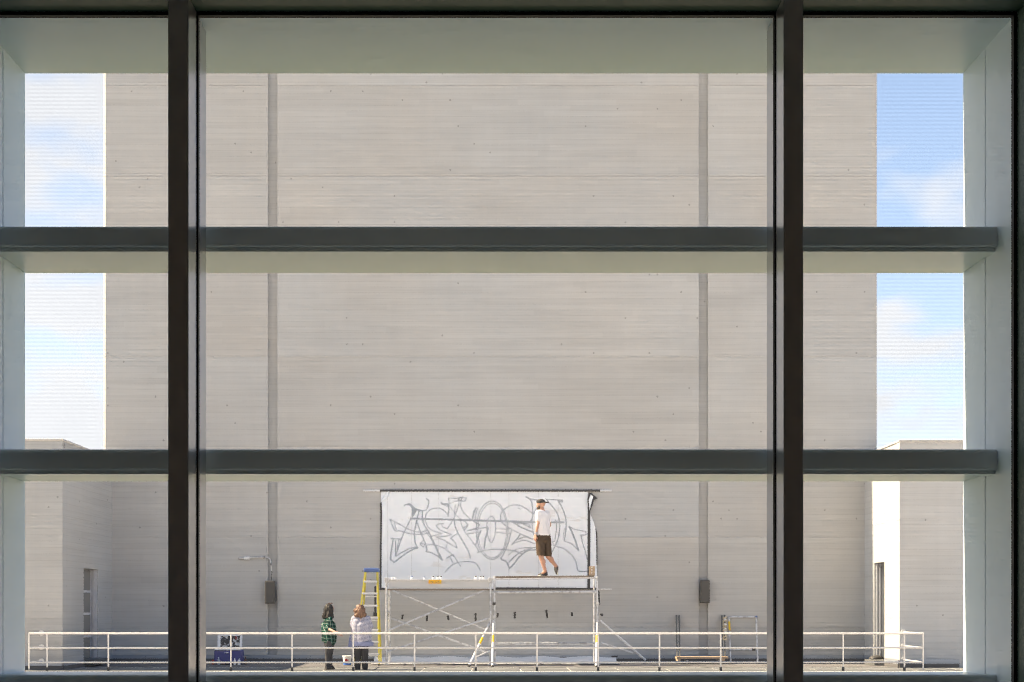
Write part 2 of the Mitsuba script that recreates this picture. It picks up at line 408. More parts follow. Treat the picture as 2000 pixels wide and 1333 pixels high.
Wn = 'window'
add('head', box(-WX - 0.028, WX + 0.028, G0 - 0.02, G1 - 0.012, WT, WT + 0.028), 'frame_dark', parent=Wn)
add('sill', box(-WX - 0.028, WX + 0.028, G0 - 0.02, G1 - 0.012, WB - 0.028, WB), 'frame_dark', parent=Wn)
for s in (-1, 1):
    x0, x1 = sorted((s * WX, s * (WX + 0.028)))
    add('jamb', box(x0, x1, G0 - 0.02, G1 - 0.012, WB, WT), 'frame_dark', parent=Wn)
g = 0.010
add('gasket', cat(box(-WX, WX, G1 - 0.011, G1 + 0.011, WT - g, WT), box(-WX, WX, G1 - 0.011, G1 + 0.011, WB, WB + g),
                  box(-WX, -WX + g, G1 - 0.011, G1 + 0.011, WB + g, WT - g), box(WX - g, WX, G1 - 0.011, G1 + 0.011, WB + g, WT - g)), 'gasket_mat', parent=Wn)
mull = [((328 - CX) / FOC * G0, (368 - CX) / FOC * G0), ((1530.5 - CX) / FOC * G0, (1569 - CX) / FOC * G0)]
for x0, x1 in mull:
    mk = free(f'{Wn}__mullion')
    add('inner_tube', box(x0, x1, G0, G1 - 0.011, WB + 0.0005, WT - 0.0005, 0.0025), 'mullion_paint', parent=mk)
    add('gasket', box(x0 - 0.004, x1 + 0.004, G1 - 0.0105, G1 + 0.0105, WB + g, WT - g), 'gasket_mat', parent=mk)
    add('outer_cap', box(x0, x1, G1 + 0.011, 4.462, WB + 0.0005, WT - 0.0005, 0.004), 'mullion_paint', parent=mk)
for x0, x1 in ((-WX, mull[0][0]), (mull[0][1], mull[1][0]), (mull[1][1], WX)):
    v = np.array([[x0, G1, WB], [x1, G1, WB], [x1, G1, WT], [x0, G1, WT]], float)
    add('pane', (v, np.array([[0, 1, 2, 3]])), 'pane_glass', parent=Wn)
for k, zt in enumerate((EYE + 1.2095, EYE + 0.505, EYE - 0.208)):
    fk = free(f'{Wn}__fin')
    zb = zt - 0.078
    # nose: a rounded edge towards the glass; blade: the flat shelf out to the facade
    def run(poly):
        m = trimesh.creation.extrude_polygon(poly.convex_hull, 2 * WX - 0.002)
        m.apply_transform(np.array([[0, 0, 1, -WX + 0.001], [1, 0, 0, 0], [0, 1, 0, 0], [0, 0, 0, 1.0]]))
        return m
    add('nose', run(unary_union([Polygon([(4.506, zb), (4.575, zb), (4.575, zt - 0.002), (4.506, zt - 0.004)])])), 'fin_paint', parent=fk)
    add('face', run(unary_union([Point(4.497, zb + 0.02).buffer(0.0085, 8), Point(4.5045, zt - 0.016).buffer(0.016, 12), Polygon([(4.505, zb + 0.012), (4.505, zt), (4.4885, zt - 0.02)])])), 'fin_paint', smooth=30, parent=fk)
    add('blade', box(-WX + 0.001, WX - 0.001, 4.583, G2 - 0.006, zb + 0.004, zt - 0.004, 0.003), 'fin_paint', parent=fk)
tag(Wn, 'large window with dark mullions and three grey horizontal sun fins', 'window')

# the roller screen of fine horizontal lines hanging inside the window
Sc = 'roller_screen'
ys = G0 - 0.05
pitch = 7.72 / FOC * ys
zz = np.arange(WB + 0.1, WT + 0.25, pitch)
V, Fq = [], []
for z in zz:
    i = len(V)
    V += [[-1.75, ys, z], [1.75, ys, z], [1.75, ys, z + pitch * 0.5], [-1.75, ys, z + pitch * 0.5]]
    Fq.append([i, i + 1, i + 2, i + 3])
k = add('thread', (np.array(V), np.array(Fq)), 'screen_thread', parent=Sc)
labels[k] = {'kind': 'stuff', 'label': 'fine translucent horizontal threads of the screen'}
add('roller', tube((-1.8, ys, WT + 0.3), (1.8, ys, WT + 0.3), 0.035, 20), 'frame_paint', smooth=40, parent=Sc)
add('hem_bar', box(-1.75, 1.75, ys - 0.008, ys + 0.008, WB + 0.06, WB + 0.1), 'frame_paint', parent=Sc)
tag(Sc, 'see-through screen of fine horizontal lines hanging before the window', 'screen')

# ------------------------------------------------------------------ guard rail along the deck edge
GR, YR = 'guard_rail', 32.6
px2x = lambda px, D: (px - CX) / FOC * D
rx0, rx1 = px2x(57, YR), px2x(1803, YR)
rz = [0.857, 0.528, 0.193]
for i, z in enumerate(rz):
    add('rail', tube((rx0, YR, z), (rx1, YR, z), 0.0225 if i == 0 else 0.0195), 'rail_mat', smooth=40, parent=GR)
for i in range(16):
    px = 92 + 119.6 * i if i < 15 else 0
    if px > 1790 or i == 15:
        continue
    x = px2x(px, YR)
    add('post', cat(tube((x, YR + 0.002, 0.085), (x, YR + 0.002, 0.85), 0.0185)), 'rail_mat', smooth=40, parent=GR)
    add('post_base', box(x - 0.026, x + 0.026, YR - 0.024, YR + 0.028, 0.002, 0.085, 0.004), 'dark_metal', parent=GR)
for x, yb, s in ((rx0, BYL, 1), (rx1, BYR, 1)):
    add('post', tube((x, YR, 0.03), (x, YR, 0.86), 0.0185), 'rail_mat', smooth=40, parent=GR)
    for z in rz:
        q = (x + (0.03 if x > 0 else 0.10), yb - 0.03, z)
        add('return_rail', cat(tube((x, YR, z), q, 0.0195)), 'rail_mat', smooth=40, parent=GR)
        add('flange', tube((q[0], yb - 0.035, z), (q[0], yb - 0.001, z), 0.065, 20), 'rail_mat', smooth=40, parent=GR)
tag(GR, 'pale three-rail metal guard rail along the edge of the roof deck', 'railing')

# ------------------------------------------------------------------ things fixed to the tall wall
YB = YW - 0.002


def wall_box(px0, px1, py0, py1, depth, name, label, cat_, m='box_grey'):
    a, b = P(px0, py1, YW), P(px1, py0, YW)
    k = free(name)
    add('body', box(a[0], b[0], YB - depth, YB - 0.03, a[2], b[2], 0.012), m, parent=k)
    add('grille', box(a[0] + 0.02, b[0] - 0.02, YB - depth - 0.008, YB - depth + 0.002, a[2] + 0.03, b[2] - 0.03, 0.003), m, parent=k)
    add('bracket', box((a[0] + b[0]) / 2 - 0.06, (a[0] + b[0]) / 2 + 0.06, YB - 0.03, YB + 0.13, (a[2] + b[2]) / 2 - 0.1, (a[2] + b[2]) / 2 + 0.1), 'dark_metal', parent=k)
    tag(k, label, cat_)


wall_box(520, 538, 1135.5, 1180, 0.22, 'wall_speaker', 'dark grey upright box on the groove above the two women', 'speaker')
wall_box(1366.5, 1384, 1134, 1178.5, 0.22, 'wall_speaker', 'dark grey upright box on the groove right of the scaffold', 'speaker')
C = 'wall_conduit'
Yc = YW - 0.05
add('pipe', path_tube([P(487, 1090, Yc), P(517, 1089, Yc), P(524, 1090.5, Yc), P(528, 1095, Yc), P(529.5, 1103, Yc), P(529.5, 1117, Yc)], 0.018), 'galv_mat', smooth=40, parent=C)
add('cable', path_tube([P(529.5, 1117, Yc), P(531.5, 1118, Yc), P(530.5, 1126, Yc), P(530, 1136, Yc - 0.05)], 0.008), 'dark_metal', parent=C)
b = P(482, 1091, Yc)
add('junction_box', box(b[0] - 0.065, b[0] + 0.065, YB - 0.1, YB, b[2] - 0.04, b[2] + 0.04, 0.006), 'pipe_white', parent=C)
add('sensor', cat(tube(P(477, 1091.5, Yc), P(470, 1091.5, Yc), 0.022), sphere(P(468.5, 1091.5, Yc), 0.034)), 'galv_mat', smooth=40, parent=C)
for x, y in ((516, 1089.2), (529.5, 1103.5)):
    add('clamp', box(P(x, y, Yc)[0] - 0.012, P(x, y, Yc)[0] + 0.012, YB - 0.075, YB, P(x, y, Yc)[2] - 0.028, P(x, y, Yc)[2] + 0.028), 'dark_metal', parent=C)
tag(C, 'grey wall conduit with white junction box above the left speaker box', 'conduit')

# ------------------------------------------------------------------ the sheet with the sketched lettering
Bn, Yn = 'mural_sheet', YW - 0.03
XZ = lambda px, py, D=Yn: (P(px, py, D)[0], P(px, py, D)[2])


def plate(pts, y0, y1, name, m, parent, smooth=False):
    """A flat sheet cut to the outline pts (x, z), from y0 to y1."""
    pl = pts if hasattr(pts, 'geoms') or hasattr(pts, 'exterior') else Polygon(pts)
    ms = [trimesh.creation.extrude_polygon(q, y1 - y0, engine='earcut') for q in getattr(pl, 'geoms', [pl])]
    mm = cat(*ms)
    mm.apply_transform(np.array([[1, 0, 0, 0], [0, 0, 1, y0], [0, 1, 0, 0], [0, 0, 0, 1.0]]))
    mm.invert()
    return add(name, mm, m, smooth=smooth, parent=parent)


# the sheet sags and ripples a little between its fixings
x0, z1 = XZ(744, 961)
x1, z0 = XZ(1166, 1151.5)
nx, nz = 90, 44
gx, gz = np.meshgrid(np.linspace(x0, x1, nx), np.linspace(z0, z1, nz), indexing='ij')
edge = np.clip((gx - x0) / 0.5, 0, 1)
rip = 0.006 * (meshkit.fbm(np.stack([gx * 1.2, gz * 0.5, gx * 0], -1), 3, 2) - 0.5) + (1 - edge) * 0.010 * np.sin(gx * 34 - gz * 5) * (gz - z0) / (z1 - z0) * 0.8
# right border slopes in where the cloth has come loose
right = np.interp(gz, *zip(*sorted([(XZ(0, y)[1], XZ(x, 0)[0]) for x, y in ((1148, 961), (1148, 992), (1153, 1005), (1160, 1022), (1163.5, 1035), (1165, 1060), (1166, 1151))])))
gx = x0 + (gx - x0) * (right - x0) / (x1 - x0)
v = np.stack([gx, Yn + rip, gz], -1).reshape(-1, 3)
i = (np.arange(nx - 1)[:, None] * nz + np.arange(nz - 1)[None]).reshape(-1)
fq = np.stack([i, i + nz, i + nz + 1, i + 1], -1)
v2 = np.vstack([v, v + [0, 0.006, 0]])
add('sheet', (v2, np.vstack([fq, fq[:, ::-1] + len(v)])), 'sheet_mat', smooth=False, parent=Bn)
yt = Yn - 0.012
add('tape_border', cat(box(*[P(742, 0, Yn)[0], P(1172, 0, Yn)[0]], yt - 0.01, yt + 0.002, P(0, 961.3, Yn)[2], P(0, 957, Yn)[2])), 'black_tape', parent=Bn)
plate([XZ(742, 984.5), XZ(745.3, 981), XZ(746.3, 1000), XZ(745.5, 1060), XZ(745, 1149), XZ(753, 1149.5), XZ(753, 1152.8), XZ(741.5, 1152.8), XZ(742.6, 1060), XZ(743, 1000)], yt - 0.004, yt, 'tape_border', 'black_tape', Bn)
plate([XZ(1148, 992), XZ(1152.3, 990), XZ(1153, 1040), XZ(1152.2, 1150), XZ(1147.2, 1150), XZ(1147.6, 1060)], yt - 0.004, yt, 'tape_border', 'black_tape', Bn)
plate([XZ(966, 1148.2), XZ(1080, 1148.6), XZ(1145, 1149.4), XZ(1166, 1149), XZ(1166, 1152.5), XZ(966, 1152.5)], yt - 0.009, yt - 0.005, 'tape_border', 'black_tape', Bn)
plate([XZ(755, 1151), XZ(966, 1151), XZ(966, 1153), XZ(755, 1153)], yt - 0.004, yt, 'tape_border', 'black_tape', Bn)
plate([XZ(1163, 1032), XZ(1166.3, 1042), XZ(1166.6, 1105), XZ(1165, 1105), XZ(1164.3, 1050)], yt - 0.004, yt, 'tape_border', 'black_tape', Bn)
# the two loose corners folded over
plate([XZ(743, 982), XZ(757.5, 960.5), XZ(759.5, 961), XZ(757, 972), XZ(750, 978)], Yn - 0.05, Yn - 0.044, 'folded_corner', 'sheet_mat', Bn)
plate([XZ(1147, 977), XZ(1151, 963), XZ(1154, 963.5), XZ(1167, 974.5), XZ(1163.5, 976), XZ(1159, 979), XZ(1157, 988), XZ(1151, 1003), XZ(1149, 992)], Yn - 0.05, Yn - 0.045, 'folded_corner', 'black_tape', Bn)
plate([XZ(1149.5, 978), XZ(1153.2, 967), XZ(1158.5, 971), XZ(1155, 982), XZ(1151.3, 998)], Yn - 0.055, Yn - 0.0505, 'folded_corner', 'sheet_mat', Bn)
a, b = P(710, 959, Yn), P(1195, 959.5, Yn)
add('batten', box(a[0], b[0], Yn - 0.006, Yn + 0.026, a[2] - 0.02, a[2] + 0.02), 'aluminium', parent=Bn)
a, b = P(1167, 1151.6, Yn), P(1195, 1151.6, Yn)
add('batten', box(a[0], b[0], Yn - 0.006, Yn + 0.026, a[2] - 0.012, a[2] + 0.012), 'aluminium', parent=Bn)
for sx in (757.2, 804, 856.5, 958, 994, 1051.5, 1090):
    a = P(sx, 0, Yn)
    add('seam', box(a[0] - 0.004, a[0] + 0.004, Yn - 0.0085, Yn + 0.0, z0 + 0.03, z1 - 0.02), 'stage_side', parent=Bn)

# the sketch: strokes of grey spray paint, each a line (points in the sheet's own grid of 1 unit = 2.2 mm) and its width
SA = [
    ([(620, 445), (1000, 456), (1400, 470), (1575, 475), (2095, 488), (2430, 490)], 19),
    ([(625, 440), (560, 570), (500, 710), (440, 890)], 10), ([(718, 360), (690, 470), (665, 600), (670, 720), (700, 795)], 12),
    ([(690, 480), (740, 620), (800, 760), (810, 830)], 11), ([(757, 360), (765, 490), (830, 600), (900, 740), (995, 940)], 12), ([(790, 590), (880, 720), (970, 915)], 8),
    ([(375, 455), (430, 585), (490, 590), (600, 625), (700, 634), (800, 625), (843, 608)], 9), ([(378, 455), (520, 532), (640, 590), (740, 607), (810, 585), (835, 610)], 9), ([(420, 480), (452, 580)], 7),
    ([(385, 680), (430, 685), (505, 690)], 12), ([(412, 690), (395, 800), (380, 930), (425, 965), (480, 920), (560, 860), (650, 810), (705, 795)], 13), ([(440, 710), (440, 890), (520, 845), (600, 805), (690, 780)], 10), ([(475, 700), (450, 880)], 7),
    ([(778, 703), (745, 725), (735, 755), (765, 785), (790, 755), (770, 745), (730, 745)], 8),
    ([(795, 835), (860, 850), (930, 885), (985, 935)], 10), ([(810, 760), (860, 757), (930, 765), (1010, 795), (1070, 840), (1120, 880)], 9),
    ([(1045, 915), (1115, 875), (1130, 895)], 11), ([(1085, 910), (1120, 970)], 7), ([(1120, 870), (1175, 960), (1215, 1015)], 7),
    ([(1030, 1075), (1090, 1010), (1180, 965), (1280, 955), (1370, 965), (1410, 1000), (1445, 1060)], 9),
    ([(805, 210), (835, 240), (820, 310), (790, 350), (680, 345)], 11),
    ([(790, 470), (800, 400), (840, 350), (900, 325), (960, 325), (1010, 350), (1050, 390), (1065, 420)], 9),
    ([(790, 470), (820, 540), (880, 590), (990, 625), (920, 640), (850, 660)], 9),
    ([(980, 258), (1010, 275), (1055, 278), (1070, 340), (1060, 415)], 13), ([(980, 258), (985, 275), (1050, 300)], 8),
    ([(1065, 205), (1180, 205), (1280, 200), (1260, 245), (1190, 235), (1070, 270)], 8), ([(1065, 205), (1075, 270)], 8), ([(1130, 215), (1240, 190)], 8),
    ([(1180, 200), (1190, 260), (1160, 370), (1130, 440), (1090, 510), (1050, 570), (1000, 545), (985, 520)], 9), ([(1070, 280), (1130, 370), (1200, 450)], 7), ([(1200, 205), (1170, 340), (1140, 420)], 7), ([(1148, 280), (1135, 400)], 7),
    ([(1222, 210), (1210, 300), (1250, 380), (1330, 460)], 9),
    ([(1010, 505), (950, 510), (920, 530), (950, 570), (1020, 605), (1100, 635), (1050, 655), (920, 665), (1000, 695), (1090, 750), (1170, 795), (1150, 740), (1110, 690), (1090, 680), (1180, 615)], 10), ([(1060, 715), (1040, 790)], 6),
    ([(1130, 440), (1145, 540), (1190, 640), (1250, 740), (1300, 830), (1325, 912)], 12), ([(1200, 455), (1250, 590), (1320, 680), (1400, 790), (1430, 850)], 7),
    ([(1205, 450), (1270, 490), (1300, 525), (1250, 588)], 11), ([(1240, 560), (1290, 528)], 9),
    ([(1340, 470), (1440, 520), (1400, 560), (1290, 590), (1400, 572), (1530, 545)], 9), ([(1285, 630), (1450, 605)], 9),
    ([(1350, 450), (1365, 380), (1390, 322)], 15), ([(1412, 325), (1390, 400), (1380, 470)], 8),
    ([(1450, 590), (1420, 660), (1390, 750)], 14), ([(1535, 560), (1500, 700), (1490, 800)], 15),
    ([(1410, 850), (1480, 825), (1575, 812), (1680, 810), (1790, 818), (1850, 830), (1925, 862)], 10)]
SB = [
    ([(230, 460), (230, 400), (270, 340), (330, 300), (400, 285), (470, 295), (540, 335), (600, 385)], 9), ([(430, 318), (475, 343)], 5),
    ([(230, 460), (260, 510), (350, 570), (460, 625), (610, 690)], 9), ([(380, 495), (480, 555), (605, 605)], 13), ([(385, 495), (560, 512), (585, 555), (500, 512)], 11),
    ([(465, 625), (420, 690), (360, 755)], 11), ([(360, 755), (420, 725), (520, 705), (630, 745)], 8), ([(440, 690), (520, 665), (610, 690)], 12),
    ([(320, 880), (380, 830), (460, 800), (560, 788), (645, 788)], 8), ([(235, 910), (240, 930), (300, 960), (335, 1035), (390, 980), (450, 900), (540, 830), (645, 815)], 14), ([(330, 960), (400, 890), (480, 835), (600, 800)], 10),
    ([(355, 590), (330, 700), (290, 810), (235, 920)], 10), ([(170, 570), (330, 572)], 6), ([(165, 610), (350, 627)], 6),
    ([(530, 190), (575, 212), (665, 228)], 13), ([(575, 215), (600, 270), (605, 340), (610, 420), (580, 490)], 10), ([(655, 325), (615, 400), (600, 470), (605, 560), (620, 640)], 8),
    ([(765, 215), (830, 290), (890, 370), (920, 450), (930, 540), (915, 660), (880, 760), (835, 845)], 10), ([(765, 218), (900, 225), (965, 230), (960, 250), (912, 240)], 8), ([(912, 235), (960, 330), (998, 440), (1003, 560), (985, 690), (980, 715)], 12), ([(985, 560), (965, 690)], 6),
    ([(880, 465), (890, 560), (872, 690), (868, 715), (845, 720), (850, 765), (865, 765)], 8),
    ([(980, 715), (1060, 740), (1150, 822)], 9), ([(1150, 822), (1110, 700), (1070, 600), (1040, 540)], 17), ([(1040, 540), (1110, 575), (1240, 600), (1240, 640), (1178, 642), (1200, 740), (1230, 830), (1255, 930)], 9), ([(1178, 640), (1195, 720)], 12),
    ([(890, 775), (990, 810), (1080, 890), (1120, 960), (1150, 1065), (1250, 1070)], 10)]


def smooth_line(pts, n=8):
    pts = np.array(pts, float)
    if len(pts) < 3:
        return pts
    q = np.vstack([2 * pts[0] - pts[1], pts, 2 * pts[-1] - pts[-2]])
    out = []
    for a, b, c, d in zip(q, q[1:], q[2:], q[3:]):
        sharp = np.dot(b - a, c - b) < 0.25 * np.linalg.norm(b - a) * np.linalg.norm(c - b) or np.dot(c - b, d - c) < 0.25 * np.linalg.norm(c - b) * np.linalg.norm(d - c)
        for t in (np.arange(n) / n if not sharp else [0.0]):
            out.append(0.5 * (2 * b + (c - a) * t + (2 * a - 5 * b + 4 * c - d) * t * t + (3 * b - a - 3 * c + d) * t ** 3))
    return np.array(out + [pts[-1]])


def stroke(pts, w, ox):
    q = smooth_line(pts)
    q = np.array([XZ(ox + x / 6.058, 940 + y / 6.058) for x, y in q])
    return LineString(q).buffer(w / 6.058 / FOC * Yn / 2 * 1.12, quad_segs=3)


t = np.linspace(0, 2 * np.pi, 48)
ell = [(np.stack([961 + 31 * np.cos(t), 1036.5 + 57 * np.sin(t)], 1), 9), (np.stack([961.5 + 28 * np.cos(t), 1037 + 53.5 * np.sin(t)], 1), 7),
       (np.stack([959.5 + 8.6 * np.cos(t) * (1 - 0.25 * np.sin(t)), 1035 + 25.5 * np.sin(t)], 1), 10)]
shapes = [stroke(p, w, 700) for p, w in SA] + [stroke(p, w, 940) for p, w in SB] + [LineString([XZ(*q) for q in e]).buffer(w / 6.058 / FOC * Yn / 2, quad_segs=3) for e, w in ell]
shapes.append(Polygon([XZ(700 + x / 6.058, 940 + y / 6.058) for x, y in [(530, 305), (550, 280), (600, 262), (640, 290), (680, 325), (745, 345), (690, 352), (670, 390), (640, 430), (628, 425), (635, 370), (630, 330), (610, 295), (570, 285)]]).buffer(0))
ink = unary_union(shapes).simplify(0.0015)
plate(ink, Yn - 0.0075, Yn - 0.0065, 'lettering', 'spray_line', Bn)
tag(Bn, 'white mural sheet with grey sketched graffiti lettering and black taped edges', 'mural')
labels[f'{Bn}__lettering'] = {'label': 'grey spray-painted outline letters'}

# strips of black tape left on the wall and on the flashing
wall_tape = {757.5: 'black tape strip on the wall behind the left scaffold posts', 786: 'slanting black tape strip on the wall, first inside the left scaffold bay', 834: 'upright black tape strip on the wall, second inside the left scaffold bay',
             875.5: 'black tape strip on the wall leaning backward, third inside the left scaffold bay', 929: 'longest black tape strip on the wall inside the left scaffold bay', 972: 'short black tape strip on the wall just right of the middle scaffold posts',
             1005.3: 'upright black tape strip on the wall, second inside the right scaffold bay', 1068: 'long slanting black tape strip on the wall in the right scaffold bay', 1117: 'stubby black tape strip on the wall at the right of the right scaffold bay',
             1170: 'very long thin black tape strip hanging below the lower right corner of the mural', 1175: 'crumpled black tape scrap on the wall right of the scaffold'}
film_tape = {770: 'black tape on the film at the foot of the left scaffold posts', 816: 'black tape on the film edge, second from the left scaffold posts', 879: 'black tape on the film edge under the middle of the left scaffold bay', 937: 'black tape on the film edge by the slanting white outrigger',
             979.5: 'black tape on the film edge right of the middle scaffold posts', 1034: 'black tape on the film edge under the man', 1100: 'wide black tape on the film edge left of the right scaffold posts', 1200: 'black tape at the right-hand end of the plastic film'}
for px, py, w, h, ang in ((757.5, 1200, 3, 11, 0), (786, 1206, 3.6, 9, 8), (834, 1208.5, 3.8, 11, 2), (875.5, 1207.5, 4, 9, -12), (929, 1206, 3.8, 15.5, 0), (972, 1202.5, 3.8, 9, 3), (1005.3, 1202.5, 4, 12.5, 0), (1068, 1199.8, 4, 16, -8), (1117, 1200.5, 4, 7.5, -5), (1170, 1168, 3, 28, -3), (1175, 1201.5, 6, 4.5, 25)):
    c = P(px, py, YB)
    m = box(-w / 148.2, w / 148.2, -0.004, -0.001, -h / 148.2, h / 148.2)
    m.apply_transform(trimesh.transformations.rotation_matrix(math.radians(-ang), [0, -1, 0]))
    m.apply_translation([c[0], YB, c[2]])
    tag(add('tape_strip', m, 'black_tape'), wall_tape[px], 'tape', 'black tape strips on the wall under the mural')
for px, py, w in ((770, 1286.5, 8), (816, 1286.5, 8), (879, 1287.5, 11), (937, 1287.5, 8), (979.5, 1286.5, 8.5), (1034, 1287, 9.5), (1100, 1285.5, 13), (1200, 1283.2, 12)):
    c = P(px, py, YW - 0.07)
    m = box(-w / 148.2, w / 148.2, -0.062, -0.058, -0.022, 0.022)
    m.apply_translation([c[0], YW - 0.012, c[2]])
    tag(add('tape_strip', m, 'black_tape'), film_tape[px], 'tape', 'black tape strips holding the film to the flashing')

# plastic film over the deck at the foot of the wall
nx, ny = 160, 12
u, w = np.meshgrid(np.linspace(0, 1, nx), np.linspace(0, 1, ny), indexing='ij')
fx = px2x(728, 37) + (px2x(1206, 37) - px2x(728, 37)) * u
prof_y = np.interp(w, [0, 0.35, 1.0], [YW - 0.066, YW - 0.20, YW - 1.15])
prof_z = np.interp(w, [0, 0.35, 1.0], [0.17, 0.035, 0.016])
wr = meshkit.fbm(np.stack([fx * 2.2 + w * 3, w * 2.0, w * 0], -1), 4, 9)
fz = prof_z + 0.05 * np.clip(wr - 0.42, 0, 1) * np.sin(np.pi * np.clip(w, 0.02, 1)) - 0.03 * (1 - w) * (np.abs(np.sin(fx * 2.6)) ** 2) * (w < 0.4) + 0.004
v = np.stack([fx, prof_y + 0.1 * (wr - 0.5) * w, np.maximum(fz, 0.012)], -1).reshape(-1, 3)
i = (np.arange(nx - 1)[:, None] * ny + np.arange(ny - 1)[None]).reshape(-1)
fq = np.stack([i, i + 1, i + ny + 1, i + ny], -1)
tag(add('plastic_film', (np.vstack([v, v - [0, 0, 0.004]]), np.vstack([fq, fq[:, ::-1] + len(v)])), 'plastic_film', smooth=True), 'crumpled white plastic film spread on the deck beneath the scaffold', 'plastic sheet')

# ------------------------------------------------------------------ scaffold
DF, DB = 35.7, 36.75                 # front and rear standards
S1 = 'scaffold_tower'
xl, xm = px2x(755, DF), px2x(958, DF)
zf = 0.03
ztop = EYE + (CY - 1134) / FOC * DF


def standard(S, x, y, z1, caps=True):
    add('post', tube((x, y, zf), (x, y, z1), 0.024), 'tube_mat', smooth=40, parent=S)
    add('base_plate', cat(box(x - 0.075, x + 0.075, y - 0.075, y + 0.075, zf - 0.012, zf), tube((x, y, zf), (x, y, zf + 0.14), 0.03)), 'galv_mat', parent=S)
    for z in (0.22, 0.95, 1.55):
        if z < z1:
            add('collar', tube((x, y, z), (x, y, z + 0.05), 0.036), 'galv_mat', smooth=40, parent=S)


for x in (xl, xm):
    for y in (DF, DB):
        standard(S1, x, y, ztop)
    for z in (1.35, 1.75, 0.45):
        add('rung', tube((x, DF, z), (x, DB, z), 0.018), 'tube_mat', smooth=40, parent=S1)
    add('hook', cat(box(x - 0.05, x + 0.05, DF - 0.05, DF + 0.05, ztop - 0.06, ztop + 0.06, 0.01), box(x - 0.05, x + 0.05, DB - 0.05, DB + 0.05, ztop - 0.06, ztop + 0.06, 0.01)), 'galv_mat', parent=S1)
for (a, b), D in ((((759, 1151), (947, 1230.5)), DB), (((955, 1150.5), (760, 1231.5)), DF), (((762, 1208), (948, 1274)), DB), (((956, 1208), (757, 1274)), DF)):
    add('brace', tube(P(*a, D), P(*b, D), 0.021), 'tube_mat', smooth=40, parent=S1)
pa, pb = P(754, 1132.2, DF), P(960, 1132.2, DF)
pk = f'{S1}__platform'
zt1 = pa[2]
add('deck_board', box(pa[0], pb[0], DF - 0.04, DF + 0.55, zt1 - 0.035, zt1, 0.004), 'aluminium', parent=pk)
add('side_beam', box(pa[0] + 0.06, pb[0] - 0.06, DF + 0.0, DF + 0.03, zt1 - 0.24, zt1 - 0.036, 0.004), 'stage_side', parent=pk)
add('lower_flange', box(pa[0] + 0.05, pb[0] - 0.05, DF - 0.035, DF + 0.035, zt1 - 0.272, zt1 - 0.242, 0.004), 'plank_edge', parent=pk)
a, b = P(837, 1140.5, DF - 0.05), P(862, 1133.6, DF - 0.05)
sg = f'{pk}__warning_label'
add('warning_label', box(a[0], b[0], DF - 0.056, DF - 0.044, a[2], b[2]), 'sign_yellow', parent=pk)
ln = [box(a[0] + u0, a[0] + u1, DF - 0.058, DF - 0.0565, z, z + 0.010) for u0, u1, z in ((0.04, 0.13, b[2] - 0.045), (0.17, 0.28, b[2] - 0.045), (0.05, 0.12, b[2] - 0.065), (0.16, 0.29, b[2] - 0.068))]
add('label_print', cat(*ln), 'plank_edge', parent=pk)
tag(S1, 'left scaffold bay with crossed braces and a yellow label on its platform', 'scaffold')

S2 = 'scaffold_tower_001'
xa, xb = px2x(966, DF), px2x(1166.5, DF)
zt2 = EYE + (CY - 1126) / FOC * DF
for x in (xa, xb):
    for y in (DF, DB):
        standard(S2, x, y, zt2 + (0.0 if x == xa else 0.0))
    add('rung', tube((x, DF, 1.75), (x, DB, 1.75), 0.02), 'tube_mat', smooth=40, parent=S2)
    add('rung', tube((x, DF, 0.55), (x, DB, 0.55), 0.02), 'tube_mat', smooth=40, parent=S2)
    for y in (1180, 1206):
        q = P(965 if x == xa else 1167, y, DF)
        add('clamp', box(q[0] - 0.04, q[0] + 0.04, DF - 0.055, DF + 0.035, q[2] - 0.035, q[2] + 0.035, 0.008), 'dark_metal' if x == xa and y == 1180 else 'galv_mat', parent=S2)
for y0, y1, d, r in ((1157.5, 1156.5, DF, 0.029), (1258, 1257, DB - 0.3, 0.024), (1131.5, 1130.0, DF, 0.02)):
    add('ledger', tube(P(962, y0, d), P(1167, y1, d), r), 'tube_mat', smooth=40, parent=S2)
pa, pb = P(968, 1127.4, DF), P(1161, 1126.2, DF)
for k in range(4):
    add('plank', beam((pa[0], DF + 0.1 + 0.235 * k, pa[2] - 0.006), (pb[0], DF + 0.1 + 0.235 * k, pb[2] - 0.006), 0.225, 0.042, (0, 0, 1)), 'plank_edge', parent=S2)
zst = pa[2] + 0.014


def outrigger(p, q, band, S):
    p, q = np.asarray(p), np.asarray(q)
    k = free(f'{S}__outrigger')
    add('leg', tube(p, q, 0.024), 'aluminium', smooth=40, parent=k)
    mid = p + (q - p) * 0.42
    add('inner_leg', tube(mid, p + (q - p) * 0.985, 0.029), 'pipe_white', smooth=40, parent=k)
    if band:
        add('yellow_band', tube(p + (q - p) * 0.33, p + (q - p) * 0.48, 0.0305), 'band_yellow', smooth=40, parent=k)
    add('foot', tube(p + (q - p) * 0.975, q, 0.036), 'dark_metal', smooth=40, parent=k)


outrigger(P(955, 1220, DF), P(916, 1302, 34.75), True, S2)
outrigger(P(964, 1213, DF), P(961.5, 1304, 34.62), True, S2)
outrigger(P(1167, 1213, DF), P(1164, 1304.5, 34.6), True, S2)
outrigger(P(1173, 1213, DB), P(1263, 1292, 37.15), False, S2)
add('brace', tube(P(1175, 1256, DB), P(1235, 1276, 37.0), 0.02), 'tube_mat', smooth=40, parent=S2)
add('brace', tube(P(957, 1272, DF), P(929, 1285, 35.1), 0.018), 'pipe_white', smooth=40, parent=S2)
tag(S2, 'right scaffold bay carrying the man, with white outrigger legs', 'scaffold')

